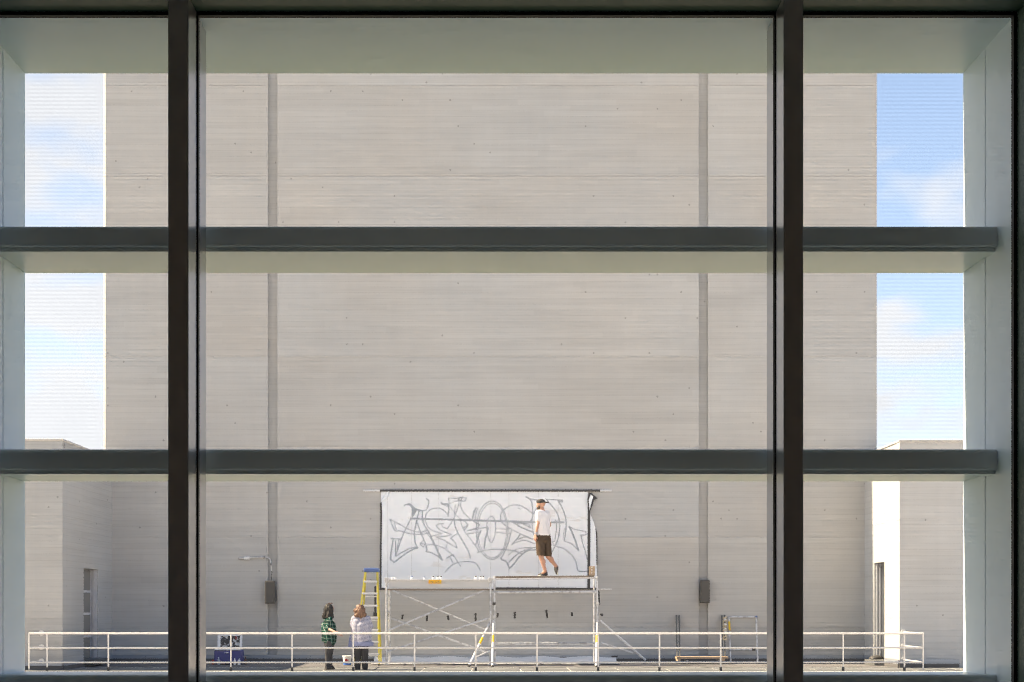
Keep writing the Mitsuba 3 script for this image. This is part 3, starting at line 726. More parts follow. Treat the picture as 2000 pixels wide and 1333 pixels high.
q = P(1156, 1117, DF + 0.25)
W = 'drilled_block'
blk = man(box(q[0] - 0.075, q[0] + 0.075, q[1] - 0.03, q[1] + 0.03, zst + 0.02, zst + 0.26, 0.004))
for dz in (0.09, 0.165, 0.225):
    hole = tube((q[0], q[1] - 0.2, zst + 0.02 + dz - 0.02), (q[0], q[1] + 0.2, zst + 0.02 + dz - 0.02), 0.017)
    blk = blk - man(hole)
tag(add(W, to_tri(blk), 'light_wood'), 'small pale wooden block with drilled holes at the right end of the platform', 'block')

# cups and spray caps along the left platform
cup_label = {804: 'white cup with blue top, alone at the left of the scaffold platform', 828.5: 'short white cup with blue top beside the yellow label', 846: 'dark-topped white can directly above the yellow label, left of three', 855: 'dark-topped white can above the yellow label, middle of three',
             861: 'dark-topped white can above the yellow label, right of three', 929: 'dark-topped white can at the right of the left platform, standing apart', 938.5: 'dark-topped white can, left of the pair at the right end of the left platform', 944: 'dark-topped white can nearest the middle scaffold posts'}
rows = [(804, 'cup', 1), (828.5, 'cup', 0.8), (846, 'cap', 1), (855, 'cap', 1), (861, 'cap', 1), (929, 'cap', 1), (938.5, 'cap', 1), (944, 'cap', 1), (766, 'cup', 0.9), (771.5, 'cup', 0.9)]
for k, (px, kind, s) in enumerate(rows):
    x = px2x(px, DF + 0.15)
    y = DF + 0.15
    c = free('paint_cup')
    add('body', tube((x, y, zt1 + 0.001), (x, y, zt1 + 0.062 * s), 0.03, 16), 'white_plastic', smooth=40, parent=c)
    if px > 780:
        add('lid', tube((x + 0.004, y, zt1 + 0.0625 * s), (x + 0.004, y, zt1 + 0.085 * s), 0.022, 14), 'dark_metal' if kind == 'cap' else 'ladder_blue', smooth=40, parent=c)
        tag(c, cup_label[px], 'cup', 'small cups on the left scaffold platform')
    else:
        tag(c, 'plain white cup %s at the left end of the left scaffold platform' % ('nearest the posts' if px < 770 else 'second from the posts'), 'cup', 'small cups on the left scaffold platform')

# ------------------------------------------------------------------ step ladder
L = 'step_ladder'
fl0, fr0 = P(690, 1299, 35.6), P(740.5, 1299, 35.6)
fl0[2] = fr0[2] = 0.0
fl1, fr1 = P(713.5, 1117.5, 36.15), P(736.5, 1117.5, 36.15)
rl0, rr0 = P(703, 1293, 36.9), P(744.5, 1293, 36.9)
rl0[2] = rr0[2] = 0.0
rl1, rr1 = P(714.5, 1117.5, 36.3), P(737.5, 1117.5, 36.3)
for a, b in ((fl0, fl1), (fr0, fr1), (rl0, rl1), (rr0, rr1)):
    add('side_rail', beam(a + (b - a) * 0.012, b, 0.036, 0.075), 'ladder_yellow', parent=L)
    add('foot', beam(a, a + (b - a) * 0.012, 0.05, 0.09), 'dark_metal', parent=L)
for k, py in enumerate((1278, 1254.3, 1231, 1207.5, 1184, 1160, 1136.5)):
    z = P(0, py, 35.9)[2]
    t_ = z / fl1[2]
    a, b = fl0 + (fl1 - fl0) * t_, fr0 + (fr1 - fr0) * t_
    add('step', cat(box(a[0], b[0], a[1] - 0.045, a[1] + 0.045, z - 0.025, z + 0.022, 0.004)), 'aluminium', parent=L)
    if k in (0, 2, 3, 5):
        a, b = rl0 + (rl1 - rl0) * (t_ - 0.03), rr0 + (rr1 - rr0) * (t_ - 0.03)
        add('rear_bar', box(a[0], b[0], a[1] - 0.015, a[1] + 0.015, a[2] - 0.02, a[2] + 0.015), 'aluminium', parent=L)
c0, c1 = P(710.5, 1117.5, 36.05), P(739.5, 1110, 36.05)
add('top_cap', box(c0[0], c1[0], 36.03, 36.4, c0[2] - 0.005, c1[2], 0.015), 'ladder_blue', parent=L)
t_ = 0.52
a, b = fl0 + (fl1 - fl0) * 0.03, fr0 + (fr1 - fr0) * 0.03
add('corner_brace', cat(tube(P(731.5, 1281, 35.65), P(739.5, 1290, 35.6), 0.012), tube(P(699, 1281, 35.65), P(692, 1290, 35.6), 0.012)), 'aluminium', parent=L)
tag(L, 'yellow step ladder with blue top cap and pale metal steps', 'ladder')
x = px2x(733, 37.35)
c0 = P(733, 1206, YB)
tag(add('hanging_strap', cat(box(c0[0] - 0.025, c0[0] + 0.025, YB - 0.006, YB - 0.001, P(0, 1202, YB)[2], P(0, 1146, YB)[2]), box(c0[0] - 0.05, c0[0] + 0.045, YB - 0.03, YB - 0.0065, P(0, 1204, YB)[2], P(0, 1197, YB)[2], 0.006)), 'black_tape'), 'black strap hanging down the wall behind the ladder steps', 'strap')

# ------------------------------------------------------------------ bucket, cooler, board, bottles
b = P(678, 1296, 36.0)
bk, bx, by = 'paint_bucket', b[0], 36.0
add('body', trimesh.creation.revolve([[0, 0.002], [0.095, 0.002], [0.112, 0.21], [0.106, 0.21], [0.09, 0.012], [0, 0.012]], sections=32).apply_translation([bx, by, 0]), 'white_plastic', smooth=40, parent=bk)
add('lid', trimesh.creation.revolve([[0, 0.205], [0.118, 0.205], [0.121, 0.214], [0.118, 0.235], [0.112, 0.238], [0.105, 0.232], [0, 0.232]], sections=32).apply_translation([bx, by, 0]), 'white_plastic', smooth=40, parent=bk)
add('blue_band', trimesh.creation.revolve([[0.096, 0.004], [0.0985, 0.004], [0.1025, 0.055], [0.100, 0.055]], sections=32).apply_translation([bx, by, 0]), 'print_blue', smooth=40, parent=bk)
add('print_mark', cat(*[box(bx + dx - w_, bx + dx + w_, by - 0.1125 + 0.3 * dx * dx - 0.002, by - 0.09, z, z + hh) for dx, w_, z, hh in ((-0.03, 0.014, 0.10, 0.05), (0.0, 0.012, 0.09, 0.07), (0.03, 0.012, 0.10, 0.045))]), 'print_red', parent=bk)
tag(bk, 'white lidded bucket with a blue band beside the striped-shirt woman', 'bucket')

ck = 'cooler'
a, b = P(418, 1297, 36.2), P(471, 1269, 36.2)
add('body', box(a[0], b[0], 36.2, 36.62, 0.012, b[2] - 0.03, 0.02), 'blue_plastic', parent=ck)
add('lid', box(a[0] + 0.005, b[0] - 0.035, 36.19, 36.62, b[2] - 0.028, b[2] + 0.012, 0.012), 'white_plastic', parent=ck)
add('handle', box(a[0] + 0.27, a[0] + 0.37, 36.175, 36.2, b[2] - 0.10, b[2] - 0.08, 0.006), 'white_plastic', parent=ck)
tag(ck, 'dark blue cool box with a white lid on the roof deck', 'cooler')
bd = 'picture_board'
a, b = P(426, 1266.5, 36.6), P(474, 1242, 36.75)
zl = scene and P(0, 1269, 36.2)[2] + 0.014


def tilt(m):
    m.apply_transform(trimesh.transformations.rotation_matrix(math.radians(-9), [1, 0, 0], [0, 36.58, zl]))
    return m


x0_, x1_, zh = px2x(426, 36.6), px2x(474, 36.6), zl + 0.345
add('panel', tilt(box(x0_ + 0.03, x1_ - 0.03, 36.50, 36.515, zl + 0.005, zh - 0.02)), 'board_print', parent=bd)
fr = [box(x0_, x1_, 36.485, 36.525, zh - 0.035, zh, 0.004), box(x0_, x0_ + 0.075, 36.485, 36.525, zl + 0.001, zh - 0.036, 0.004), box(x1_ - 0.06, x1_, 36.485, 36.525, zl + 0.001, zh - 0.036, 0.004)]
for m in fr:
    add('frame', tilt(m), 'white_plastic', parent=bd)
add('red_mark', tilt(box(x1_ - 0.17, x1_ - 0.145, 36.492, 36.499, zh - 0.12, zh - 0.05)), 'print_red', parent=bd)
tag(bd, 'white framed board with dark blotchy print leaning on the cool box', 'board')


def bottle(px, D, h, r, m, capm, label):
    k = free('bottle')
    x = px2x(px, D)
    add('body', trimesh.creation.revolve([[0, 0.002], [r, 0.002], [r, h * 0.62], [r * 0.8, h * 0.72], [r * 0.4, h * 0.82], [r * 0.4, h * 0.9], [0, h * 0.9]], sections=18).apply_translation([x, D, 0]), m, smooth=40, parent=k)
    add('cap', tube((x, D, h * 0.9), (x, D, h), r * 0.5, 14), capm, smooth=40, parent=k)
    tag(k, label, 'bottle')


bottle(427, 36.0, 0.19, 0.035, 'flashing_mat', 'white_plastic', 'small clear bottle at the left end of the cool box')
bottle(458.5, 36.0, 0.17, 0.03, 'white_plastic', 'white_plastic', 'small white bottle in front of the cool box, left of the taller pale one')
bottle(467, 36.05, 0.16, 0.036, 'pipe_white', 'pipe_white', 'stubby pale bottle before the right end of the cool box')
bottle(479.5, 36.3, 0.2, 0.03, 'brown_glass', 'brown_glass', 'brown bottle standing on the deck just right of the cool box')
x = px2x(416.5, 36.3)
tag(add('red_can', trimesh.creation.revolve([[0, 0.002], [0.032, 0.002], [0.035, 0.008], [0.035, 0.105], [0.028, 0.118], [0, 0.118]], sections=20).apply_translation([x, 36.3, 0]), 'red_plastic', smooth=40), 'red drink can on the deck left of the cool box', 'can')

# ------------------------------------------------------------------ right: dolly with plank, leaning bars, scaffold frame
D0 = 36.7
dk = 'wooden_dolly'
a, b = P(1320, 1286, D0), P(1420, 1284.5, D0)
zdk = 0.16
for k in range(3):
    add('plank', beam((a[0], D0 - 0.14 + 0.16 * k, zdk), (b[0], D0 - 0.14 + 0.16 * k, zdk + 0.01), 0.15, 0.05, (0, 0, 1)), 'pine', parent=dk)
add('cross_bar', box(a[0] + 0.02, a[0] + 0.09, D0 - 0.22, D0 + 0.27, zdk - 0.075, zdk - 0.026), 'pine', parent=dk)
add('cross_bar', box(b[0] - 0.16, b[0] - 0.09, D0 - 0.22, D0 + 0.27, zdk - 0.07, zdk - 0.018), 'pine', parent=dk)
for px in (1340, 1403):
    x = px2x(px, D0)
    for y in (D0 - 0.15, D0 + 0.18):
        w = free(f'{dk}__caster')
        add('wheel', tube((x - 0.018, y, 0.045), (x + 0.018, y, 0.045), 0.043, 18), 'galv_mat', smooth=40, parent=w)
        add('fork', box(x - 0.035, x + 0.035, y - 0.03, y + 0.03, 0.088, 0.108, 0.004), 'galv_mat', parent=w)
tag(dk, 'low dolly of pale planks on casters at the foot of the wall', 'dolly')
for px, D, lab in ((1321.5, 36.75, 'grey bar at the far left of the four leaning on the wall'), (1326.7, 36.75, 'second grey bar from the left leaning on the wall'), (1410, 36.75, 'grey bar left of the rope-wrapped one'), (1415.2, 36.72, 'grey bar wrapped with pale rope, nearest the metal frame')):
    p, q = P(px + 0.6, 1281, D), P(px - 0.3, 1203, YW - 0.05)
    p[2] = zdk + 0.03
    k = free('leaning_bar')
    add('bar', beam(p, q, 0.036, 0.05), 'grey_bar', parent=k)
    if 'rope' in lab and 'wrapped with' in lab:
        ro = []
        for j, tt in enumerate(np.linspace(0.42, 0.93, 9)):
            c = p + (q - p) * tt
            for w_ in range(2):
                th = np.linspace(0, 2 * np.pi, 13)
                rr = 0.04 + 0.015 * rng.random()
                pts = [c + np.array([rr * math.cos(s), rr * math.sin(s), 0.022 * w_ + 0.02 * math.sin(s + j)]) for s in th]
                ro.append(path_tube(pts, 0.009, 6))
        rk = add('rope', cat(*ro), 'rope_mat', parent=k)
        add('rag', cat(*[sphere(p + (q - p) * tt + [0.012, -0.03, 0], 0.042, (1, 0.7, 0.55), 2) for tt in (0.9, 0.78, 0.66, 0.61, 0.55)]), 'white_plastic', smooth=True, parent=k)
    tag(k, lab, 'bar')
fk = 'loose_scaffold_end'
lean = lambda px, py: P(px, py, np.interp(py, [1204, 1296], [YW - 0.05, 36.75]))
A_, B_, C_, D_ = lean(1424, 1206), lean(1477, 1206), lean(1427, 1292), lean(1480, 1292)
for p in (C_, D_):
    p[2] = 0.005
add('leg', tube(A_, C_, 0.024), 'tube_mat', smooth=40, parent=fk)
add('leg', tube(B_, D_, 0.024), 'tube_mat', smooth=40, parent=fk)
add('top_bar', tube(A_, B_, 0.024), 'tube_mat', smooth=40, parent=fk)
add('cross_bar', tube(lean(1426, 1270), lean(1479, 1269.5), 0.018), 'tube_mat', smooth=40, parent=fk)
add('corner', sphere(B_, 0.034), 'ladder_blue', smooth=True, parent=fk)
add('sticker', tube(A_ + (C_ - A_) * 0.1, A_ + (C_ - A_) * 0.3, 0.026), 'band_yellow', smooth=40, parent=fk)
add('clamp', cat(*[box(c[0] - 0.04, c[0] + 0.04, c[1] - 0.035, c[1] + 0.035, c[2] - 0.03, c[2] + 0.03, 0.006) for c in (lean(1472, 1269.5),)]), 'dark_metal', parent=fk)
tag(fk, 'loose metal scaffold end frame leaning against the wall', 'scaffold frame')
c = P(1713, 1281, 36.6)
heap = trimesh.creation.icosphere(subdivisions=3, radius=1)
heap.vertices *= [0.19, 0.14, 0.09]
heap.vertices *= 0.75 + 0.5 * meshkit.fbm(heap.vertices * 9, 3, 3)[:, None]
heap.apply_translation([c[0] - 0.05, 36.45, 0.14])
tag(add('cloth_heap', heap, 'dark_metal', smooth=True), 'small dark heap of cloth by the right door recess', 'cloth')


# ------------------------------------------------------------------ people
def capsule(p, q, r0, r1, n=20):
    return m3.Manifold.batch_hull([m3.Manifold.sphere(r0, n).translate(tuple(map(float, p))), m3.Manifold.sphere(r1, n).translate(tuple(map(float, q)))])


def ellip(c, r, n=24):
    return m3.Manifold.sphere(1.0, n).scale(tuple(map(float, r))).translate(tuple(map(float, c)))


def flesh(parts, edge=0.02, it=8):
    m = m3.Manifold()
    for p in parts:
        m = m + p
    t = to_tri(m.refine_to_length(edge))
    t.merge_vertices()
    trimesh.smoothing.filter_taubin(t, iterations=it)
    return t


def unit(v):
    v = np.asarray(v, float)
    return v / np.linalg.norm(v)


def hand(wrist, along, out, s=1.0, curl=0.5):
    """A palm and five separate fingers; along = from the wrist to the knuckles, out = the way the back of the hand looks."""
    f, o = unit(along), unit(np.asarray(out, float) - np.dot(out, unit(along)) * unit(along))
    side = np.cross(f, o)
    ps = [m3.Manifold.batch_hull([m3.Manifold.sphere(0.017 * s, 12).translate(tuple(wrist + f * a * s + side * b * s)) for a, b in ((0.01, -0.018), (0.01, 0.018), (0.085, -0.032), (0.085, 0.032))])]
    for k, (b, ln) in enumerate(((-0.033, 0.062), (-0.011, 0.075), (0.011, 0.07), (0.033, 0.055))):
        p = wrist + f * 0.085 * s + side * b * s
        d = f
        for j, fr_ in enumerate((0.45, 0.32, 0.23)):
            c = curl * (0.5 + 0.5 * j)
            d = unit(f * math.cos(c) - o * math.sin(c))
            q = p + d * ln * fr_ * s
            ps.append(capsule(p, q, (0.0095 - 0.0008 * j) * s, (0.009 - 0.001 * j) * s, 12))
            p = q
    p = wrist + f * 0.03 * s - side * 0.028 * s
    for j, ln in enumerate((0.04, 0.03)):
        q = p + unit(f * 0.8 - side * (0.65 - 0.4 * j) - o * 0.35) * ln * s
        ps.append(capsule(p, q, 0.012 * s, 0.0095 * s, 12))
        p = q
    return ps


def head_parts(c, face, up, s=1.0):
    """Skull, jaw, nose and ears round the centre c; face = the way it looks."""
    f = unit(face)
    r = unit(np.cross(f, up))
    u = np.cross(r, f)
    at = lambda a, b, d: c + s * (f * a + r * b + u * d)
    ps = [m3.Manifold.batch_hull([m3.Manifold.sphere(0.079 * s, 20).translate(tuple(at(-0.028, 0, 0.035))), m3.Manifold.sphere(0.07 * s, 20).translate(tuple(at(0.028, 0, 0.035)))])]
    ps.append(m3.Manifold.batch_hull([m3.Manifold.sphere(0.058 * s, 16).translate(tuple(at(0.025, 0, -0.01))), m3.Manifold.sphere(0.034 * s, 16).translate(tuple(at(0.052, 0, -0.075)))]))
    ps.append(m3.Manifold.batch_hull([m3.Manifold.sphere(0.010 * s, 10).translate(tuple(at(0.094, 0, 0.03))), m3.Manifold.sphere(0.014 * s, 10).translate(tuple(at(0.108, 0, -0.012))), m3.Manifold.sphere(0.012 * s, 10).translate(tuple(at(0.088, 0.012, -0.016))), m3.Manifold.sphere(0.012 * s, 10).translate(tuple(at(0.088, -0.012, -0.016)))]))
    for b in (-1, 1):
        ps.append(m3.Manifold.batch_hull([m3.Manifold.sphere(0.012 * s, 10).translate(tuple(at(-0.012, b * 0.076, 0.018))), m3.Manifold.sphere(0.009 * s, 10).translate(tuple(at(-0.006, b * 0.076, -0.022)))]))
        ps.append(capsule(at(0.082, b * 0.012, 0.042), at(0.068, b * 0.045, 0.042), 0.010 * s, 0.009 * s, 10))
    return ps, at


def shoe(S, heel, toe, up, m='shoe_grey', sole='sole_white', s=1.0):
    d, u = unit(toe - heel), unit(up)
    sd = np.cross(d, u)
    L_ = np.linalg.norm(toe - heel)
    up_pts = [(0.03, -0.028, 0.02), (0.03, 0.028, 0.02), (0.03, 0, 0.085), (0.10, 0, 0.08), (L_ * 0.62, -0.038, 0.025), (L_ * 0.62, 0.038, 0.025), (L_ - 0.035, 0.0, 0.028), (L_ * 0.55, 0, 0.055)]
    up_m = m3.Manifold.batch_hull([m3.Manifold.sphere(0.024, 14).translate(tuple(heel + d * a + sd * b + u * c)) for a, b, c in up_pts])
    so = m3.Manifold.batch_hull([m3.Manifold.sphere(0.013, 12).translate(tuple(heel + d * a + sd * b + u * 0.006)) for a, b in ((0.015, -0.03), (0.015, 0.03), (L_ * 0.65, -0.045), (L_ * 0.65, 0.045), (L_ - 0.015, 0.02), (L_ - 0.015, -0.02))])
    k = free(f'{S}__shoe')
    add('upper', to_tri(up_m), m, smooth=40, parent=k)
    add('sole', to_tri(so), sole, smooth=40, parent=k)


def eyes(S, at, s=1.0):
    for b in (-1, 1):
        add('eye', sphere(at(0.076, b * 0.031, 0.026), 0.011 * s), 'white_plastic', smooth=True, parent=S)
        add('iris', sphere(at(0.0835, b * 0.0315, 0.026), 0.0058 * s, sub=1), 'dark_metal', smooth=True, parent=S)
    add('mouth', to_tri(capsule(at(0.082, -0.02, -0.045), at(0.082, 0.02, -0.045), 0.007 * s, 0.007 * s, 10)), 'red_plastic', smooth=True, parent=S)


# --- the man on the scaffold
M, DM = 'person', DF + 0.42
q = lambda px, py, dy=0.0: P(px, py, DM + dy)
zk = 1.0
neck, chest, pelvis = q(1058.5, 997, .01), q(1060, 1013), q(1060.5, 1050)
Ls, Le, Lw = q(1051.5, 1002.5, -.13), q(1051, 1024, -.17), q(1045.8, 1045.5, -.16)
Rs, Re, Rw = q(1070, 1003, .13), q(1073.2, 1027, .2), q(1064, 1036, .36)
Lh, Lk, La = q(1055.5, 1056, -.06), q(1056.8, 1088, -.07), q(1065, 1116, -.04)
Rh, Rk, Ra = q(1066.5, 1056, .07), q(1070, 1087, .05), q(1087, 1107.5, .12)
face = unit([-0.9, 0.42, -0.12])
hc = q(1056.5, 987.6, -.005)
hp, at = head_parts(hc, face, np.array([0, 0, 1.0]), 1.12)
body = hp + [capsule(neck, hc - [0, 0, 0.03], 0.068, 0.062), capsule(Ls, Le, 0.052, 0.043), capsule(Le, Lw, 0.043, 0.029), capsule(Rs, Re, 0.052, 0.043), capsule(Re, Rw, 0.043, 0.029),
             capsule(chest, pelvis, 0.13, 0.13), capsule(Ls, Rs, 0.06, 0.06), capsule(neck, chest, 0.07, 0.13), capsule(Lh, Lk, 0.09, 0.062), capsule(Lk, La, 0.064, 0.04), capsule(Rh, Rk, 0.09, 0.062), capsule(Rk, Ra, 0.064, 0.04),
             capsule(Lk + (La - Lk) * 0.3 + [0.02, 0.0, 0], Lk + (La - Lk) * 0.62, 0.062, 0.045), capsule(Rk + (Ra - Rk) * 0.3 + [0.015, -0.015, 0.01], Rk + (Ra - Rk) * 0.62, 0.062, 0.045),
             capsule(La, La + [-0.06, 0, -0.05], 0.04, 0.035), capsule(Ra, q(1089, 1113, .12), 0.04, 0.035)]
body += hand(Lw, [-0.12, 0.05, -1], [-0.75, -0.55, 0], 1.08, 0.55) + hand(Rw, [-0.8, 0.3, 0.1], [0, 0, 1], 1.05, 0.5)
add('body', flesh(body, 0.016), 'skin', smooth=True, parent=M)
shirt = [capsule(chest + (Ls - chest) * .45, pelvis + [-0.05, -0.06, 0.06], 0.135, 0.13), capsule(chest + (Rs - chest) * .45, pelvis + [0.05, 0.03, 0.06], 0.135, 0.13), capsule(chest + [0, 0, 0.02], pelvis + [0, -0.03, 0.06], 0.165, 0.15), capsule(Ls, Rs, 0.078, 0.078), capsule(neck - [0, 0, 0.05], chest, 0.085, 0.15),
         capsule(Ls, Ls + (Le - Ls) * 0.6, 0.078, 0.074), capsule(Rs, Rs + (Re - Rs) * 0.6, 0.078, 0.074)]
t = flesh(shirt, 0.02, 10)
n_ = meshkit.fbm(t.vertices * [7, 7, 4.0], 3, 4) - 0.5
t.vertices += t.vertex_normals * n_[:, None] * 0.035
cut = man(t)
zh_ = q(0, 1047)[2]
cut = cut.trim_by_plane((0.02, 0.0, 1.0), float(zh_ + 0.02 * pelvis[0]))
tt_ = to_tri(cut)
add('shirt', tt_, 'cotton_white', smooth=50, parent=M)
sh = [capsule(Lh + [-.01, 0, 0.04], Lk + [-.01, 0, 0.02], 0.122, 0.102), capsule(Rh + [.01, 0, 0.04], Rk + [0, 0, 0.03], 0.122, 0.1), capsule(pelvis + [-0.05, -0.05, 0.05], pelvis + [0.06, 0.05, 0.05], 0.135, 0.135), capsule(Lh + [0.03, 0, 0.03], Rh + [-0.03, 0, 0.03], 0.135, 0.135)]
t = flesh(sh, 0.02, 8)
t.vertices += t.vertex_normals * (meshkit.fbm(t.vertices * [8, 8, 5.0], 3, 8) - 0.5)[:, None] * 0.03
cut = man(t).trim_by_plane((0.05, 0, 1.0), float(q(0, 1086.5)[2] + 0.05 * Lk[0])).trim_by_plane((0, 0, -1.0), -float(zh_ + 0.05))
add('shorts', to_tri(cut), 'shorts_brown', smooth=50, parent=M)
cap = ellip(at(-0.01, 0, 0.075), (0.115, 0.115, 0.075)).trim_by_plane((0, 0, 1.0), float(at(0, 0, 0.045)[2]))
brim = m3.Manifold.batch_hull([m3.Manifold.sphere(0.012, 10).translate(tuple(at(a_, b_, d_))) for a_, b_, d_ in ((-0.06, -0.075, 0.055), (-0.06, 0.075, 0.055), (-0.18, -0.045, 0.04), (-0.18, 0.045, 0.04), (-0.20, 0, 0.038))])
add('cap', to_tri(cap + brim), 'cap_black', smooth=50, parent=M)
beard = m3.Manifold.batch_hull([m3.Manifold.sphere(r_, 12).translate(tuple(at(a_, b_, d_))) for a_, b_, d_, r_ in ((0.065, 0.0, -0.085, 0.042), (0.075, 0, -0.055, 0.036), (0.02, -0.062, -0.04, 0.024), (0.02, 0.062, -0.04, 0.024), (0.005, 0.068, 0.0, 0.016), (0.005, -0.068, 0.0, 0.016), (0.07, 0, -0.12, 0.03))])
add('beard', to_tri(beard), 'beard_mat', smooth=50, parent=M)
eyes(M, at, 1.1)
heel = q(1070, 1125.5, -.02)
heel[2] = zst + 0.016
toe = q(1050, 1125.5, .02)
toe[2] = zst + 0.016
shoe(M, heel, toe, [0, 0, 1])
shoe(M, q(1090.6, 1107, .13), q(1089, 1124.2, .10), unit(q(1070, 1107) - q(1085, 1110)))
wb = q(1044.6, 1043.5, -.16)
add('wristband', to_tri(capsule(Lw + (Le - Lw) * 0.1, Lw + (Le - Lw) * 0.2, 0.036, 0.036)), 'flashing_mat', smooth=True, parent=M)
tag(M, 'bearded man in flat cap, white t-shirt and brown shorts walking on the scaffold', 'person')

# --- the woman in the plaid shirt
M, DM = 'person_001', 33.25
face = unit([0.72, 0.66, 0.22])
hc = q(644.2, 1190.2)
hp, at = head_parts(hc, face, np.array([-0.1, -0.1, 1.0]), 1.0)
neck, chest, pelvis = q(642.5, 1205), q(642.5, 1223), q(643.5, 1253)
Ls, Rs = q(637, 1210, .12), q(644.5, 1210.5, -.13)
Re, Rw = q(640.5, 1229, -.20), q(655, 1235.5, -.30)
Le, Lw = q(650, 1230, .15), q(661, 1240, .05)
Lh, Lk, La = q(646, 1256, .07), q(644.5, 1281, .08), q(645, 1304, .06)
Rh, Rk, Ra = q(642.5, 1256, -.06), q(640, 1281, -.02), q(638.5, 1304, -.04)
body = hp + [capsule(neck, hc - [0, 0, 0.04], 0.05, 0.048), capsule(Rs, Re, 0.042, 0.036), capsule(Re, Rw, 0.036, 0.024), capsule(Ls, Le, 0.042, 0.036), capsule(Le, Lw, 0.036, 0.024), capsule(chest, pelvis, 0.11, 0.12), capsule(Ls, Rs, 0.05, 0.05), capsule(neck, chest, 0.055, 0.1),
             capsule(Lh, Lk, 0.08, 0.055), capsule(Lk, La, 0.055, 0.034), capsule(Rh, Rk, 0.08, 0.055), capsule(Rk, Ra, 0.055, 0.034), capsule(La, La - [0, 0, 0.06], 0.034, 0.034), capsule(Ra, Ra - [0, 0, 0.06], 0.034, 0.034)]
body += hand(Rw, [0.95, -0.05, -0.3], [0.1, -0.3, 1], 0.95, 0.35) + hand(Lw, [0.5, -0.6, -0.1], [0, 0, 1], 0.95, 0.4)
add('body', flesh(body, 0.015), 'skin_pale', smooth=True, parent=M)
pl_ = [capsule(chest, pelvis + [0, 0, 0.02], 0.145, 0.16), capsule(chest + [-.07, -.0, 0], pelvis + [-.07, 0, 0.0], 0.105, 0.115), capsule(chest + [.05, .0, 0], pelvis + [.04, 0, 0.05], 0.12, 0.12), capsule(Ls, Rs, 0.07, 0.07), capsule(neck - [0, 0, 0.04], chest, 0.06, 0.14), capsule(Rs, Re, 0.066, 0.058), capsule(Ls, Le, 0.066, 0.058)]
t = flesh(pl_, 0.018, 8)
t.vertices += t.vertex_normals * (meshkit.fbm(t.vertices * [8, 8, 4.0], 3, 14) - 0.5)[:, None] * 0.035
cut = man(t).trim_by_plane((0.35, 0, 1.0), float(q(0, 1255)[2] + 0.35 * pelvis[0]))
add('plaid_shirt', to_tri(cut), 'plaid_mat', smooth=50, parent=M)
pa_ = [capsule(Lh, Lk, 0.096, 0.062), capsule(Lk, La, 0.062, 0.046), capsule(Rh, Rk, 0.096, 0.062), capsule(Rk, Ra, 0.062, 0.046), capsule(Lh + [0, 0, 0.02], Rh + [0, 0, 0.02], 0.10, 0.10), capsule(Rh + [-0.03, 0.03, -0.03], Rh + [-0.03, 0.04, 0.0], 0.095, 0.095)]
cut = man(flesh(pa_, 0.018, 8)).trim_by_plane((0, 0, 1.0), float(q(0, 1300.5)[2]))
add('leggings', to_tri(cut), 'leggings', smooth=50, parent=M)
ha = [ellip(at(-0.022, 0, 0.04), (0.097, 0.097, 0.095)), capsule(at(-0.05, 0.03, 0.02), q(634, 1205, -.02), 0.085, 0.06), capsule(at(-0.05, -0.03, 0.0), q(636.5, 1206, .06), 0.085, 0.05), capsule(at(-0.01, 0.07, 0.02), q(648.5, 1206, -.10), 0.05, 0.035), capsule(at(-0.04, 0.06, 0.0), q(641, 1206, -.12), 0.07, 0.05), capsule(q(636, 1204), q(646, 1204, -.06), 0.05, 0.045)]
t = flesh(ha, 0.014, 4)
st = meshkit.noise(t.vertices * [46, 46, 5.0], 3) - 0.5
t.vertices += t.vertex_normals * st[:, None] * 0.022
add('hair', t, 'hair_black', smooth=True, parent=M)
add('sunglasses', cat(*[sphere(at(0.04, b_ * 0.05, 0.125), 0.024, (1, 1, 0.6)) for b_ in (-1, 1)], tube(at(0.045, -0.05, 0.125), at(0.045, 0.05, 0.125), 0.006)), 'brown_glass', smooth=True, parent=M)
eyes(M, at)
shoe(M, q(635.5, 1310, -.12) * [1, 1, 0] + [0, 0, 0.012], q(648, 1310, .02) * [1, 1, 0] + [0, 0, 0.012], [0, 0, 1], 'denim_black', 'shoe_grey')
shoe(M, q(642, 1310, .02) * [1, 1, 0] + [0, 0, 0.012], q(653, 1310, .18) * [1, 1, 0] + [0, 0, 0.012], [0, 0, 1], 'denim_black', 'shoe_grey')
tag(M, 'dark-haired woman in green plaid shirt and black leggings behind the guard rail', 'person')

# --- the woman in the striped top, seen from behind
M, DM = 'person_002', 33.2
face = unit([0.12, 0.95, 0.30])
hc = q(703.5, 1192.5)
hp, at = head_parts(hc, face, np.array([0, -0.1, 1.0]), 1.0)
neck, chest, pelvis = q(703.5, 1206), q(705, 1224), q(706, 1252)
Ls, Rs = q(692.5, 1209.5), q(718.5, 1209.5)
Le, Lw = q(687.5, 1226, .03), q(699, 1226, .26)
Re, Rw = q(723.5, 1226, .03), q(712, 1225, .28)
Lh, Lk, La = q(699.5, 1258), q(698.5, 1282), q(698.5, 1306)
Rh, Rk, Ra = q(712, 1258), q(712.5, 1282), q(713, 1306)
body = hp + [capsule(neck, hc - [0, 0, 0.04], 0.052, 0.05), capsule(Ls, Le, 0.046, 0.04), capsule(Le, Lw, 0.038, 0.026), capsule(Rs, Re, 0.046, 0.04), capsule(Re, Rw, 0.038, 0.026), capsule(chest, pelvis, 0.12, 0.14), capsule(Ls, Rs, 0.055, 0.055), capsule(neck, chest, 0.055, 0.11),
             capsule(Lh, Lk, 0.09, 0.06), capsule(Lk, La, 0.058, 0.04), capsule(Rh, Rk, 0.09, 0.06), capsule(Rk, Ra, 0.058, 0.04)]
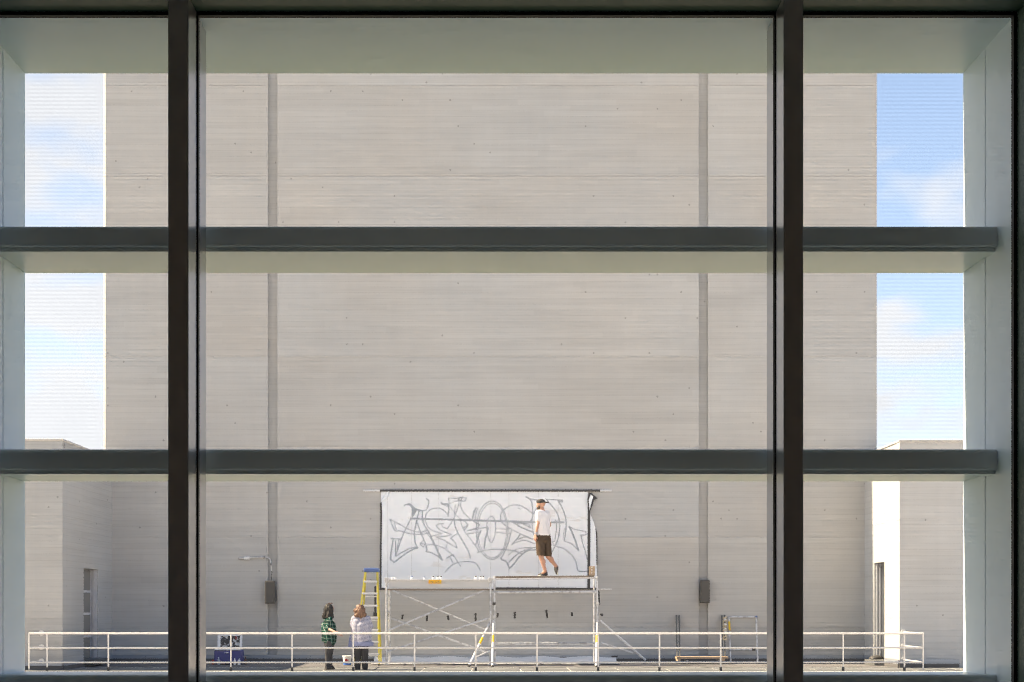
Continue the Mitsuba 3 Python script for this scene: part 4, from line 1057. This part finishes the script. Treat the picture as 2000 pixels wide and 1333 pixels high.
body += hand(Lw, [0.9, 0.1, 0.2], [0.1, 1, 0.2], 0.95, 0.5) + hand(Rw, [-0.9, 0.1, 0.1], [0.1, 1, 0.2], 0.95, 0.5)
add('body', flesh(body, 0.015), 'skin_pale', smooth=True, parent=M)
to = [capsule(q(697.5, 1216), q(696.5, 1250), 0.125, 0.14), capsule(q(713.5, 1216), q(715, 1250), 0.125, 0.14), capsule(chest, pelvis, 0.15, 0.165), capsule(Ls, Rs, 0.078, 0.078), capsule(neck - [0, 0, 0.05], chest, 0.065, 0.14), capsule(Ls, Ls + (Le - Ls) * 0.8, 0.075, 0.068), capsule(Rs, Rs + (Re - Rs) * 0.95, 0.075, 0.066)]
t = flesh(to, 0.018, 8)
t.vertices += t.vertex_normals * (meshkit.fbm(t.vertices * [7, 7, 4.0], 3, 24) - 0.5)[:, None] * 0.035
cut = man(t).trim_by_plane((0, 0, 1.0), float(q(0, 1254.5)[2]))
add('striped_top', to_tri(cut), 'stripe_mat', smooth=50, parent=M)
tn = [capsule(q(697.5, 1248), q(696.8, 1258), 0.15, 0.165), capsule(q(714, 1248), q(716, 1258), 0.15, 0.165), capsule(q(705, 1248), q(706, 1258), 0.16, 0.17)]
cut = man(flesh(tn, 0.02, 4)).trim_by_plane((0, 0, 1.0), float(q(0, 1263)[2])).trim_by_plane((0, 0, -1.0), -float(q(0, 1254)[2]))
add('tunic_hem', to_tri(cut), 'tunic_blue', smooth=50, parent=M)
bg = m3.Manifold.batch_hull([m3.Manifold.sphere(r_, 12).translate(tuple(q(x_, y_, d_))) for x_, y_, d_, r_ in ((688.5, 1234, .02, 0.03), (682, 1264, 0.0, 0.025), (690, 1264, -0.02, 0.03), (684, 1250, .03, .03))])
add('cardigan', to_tri(bg), 'bag_blue', smooth=50, parent=M)
tr = [capsule(Lh, Lk, 0.1, 0.083), capsule(Lk, La, 0.083, 0.066), capsule(Rh, Rk, 0.1, 0.083), capsule(Rk, Ra, 0.083, 0.066), capsule(Lh + [0, 0, 0.03], Rh + [0, 0, 0.03], 0.12, 0.12)]
add('trousers', flesh(tr, 0.018, 8), 'denim_black', smooth=True, parent=M)
ha = [ellip(at(-0.03, 0, 0.04), (0.105, 0.105, 0.1)), capsule(at(-0.05, 0.05, 0.0), q(697, 1201.5, -.06), 0.09, 0.06), capsule(at(-0.05, -0.05, 0.0), q(711.5, 1201, -.06), 0.09, 0.06), capsule(at(-0.07, 0, 0.0), q(704.5, 1203, -.10), 0.09, 0.055)]
t = flesh(ha, 0.012, 3)
st = meshkit.fbm(t.vertices * [30, 30, 16.0], 3, 3) - 0.5
t.vertices += t.vertex_normals * st[:, None] * 0.055
add('hair', t, 'hair_red', smooth=True, parent=M)
eyes(M, at)
for px in (698, 713.5):
    shoe(M, q(px, 1310, -.06) * [1, 1, 0] + [0, 0, 0.012], q(px, 1310, .19) * [1, 1, 0] + [0, 0, 0.012], [0, 0, 1], 'denim_black', 'shoe_grey')
tag(M, 'woman seen from behind with reddish hair and striped top, arms folded', 'person')
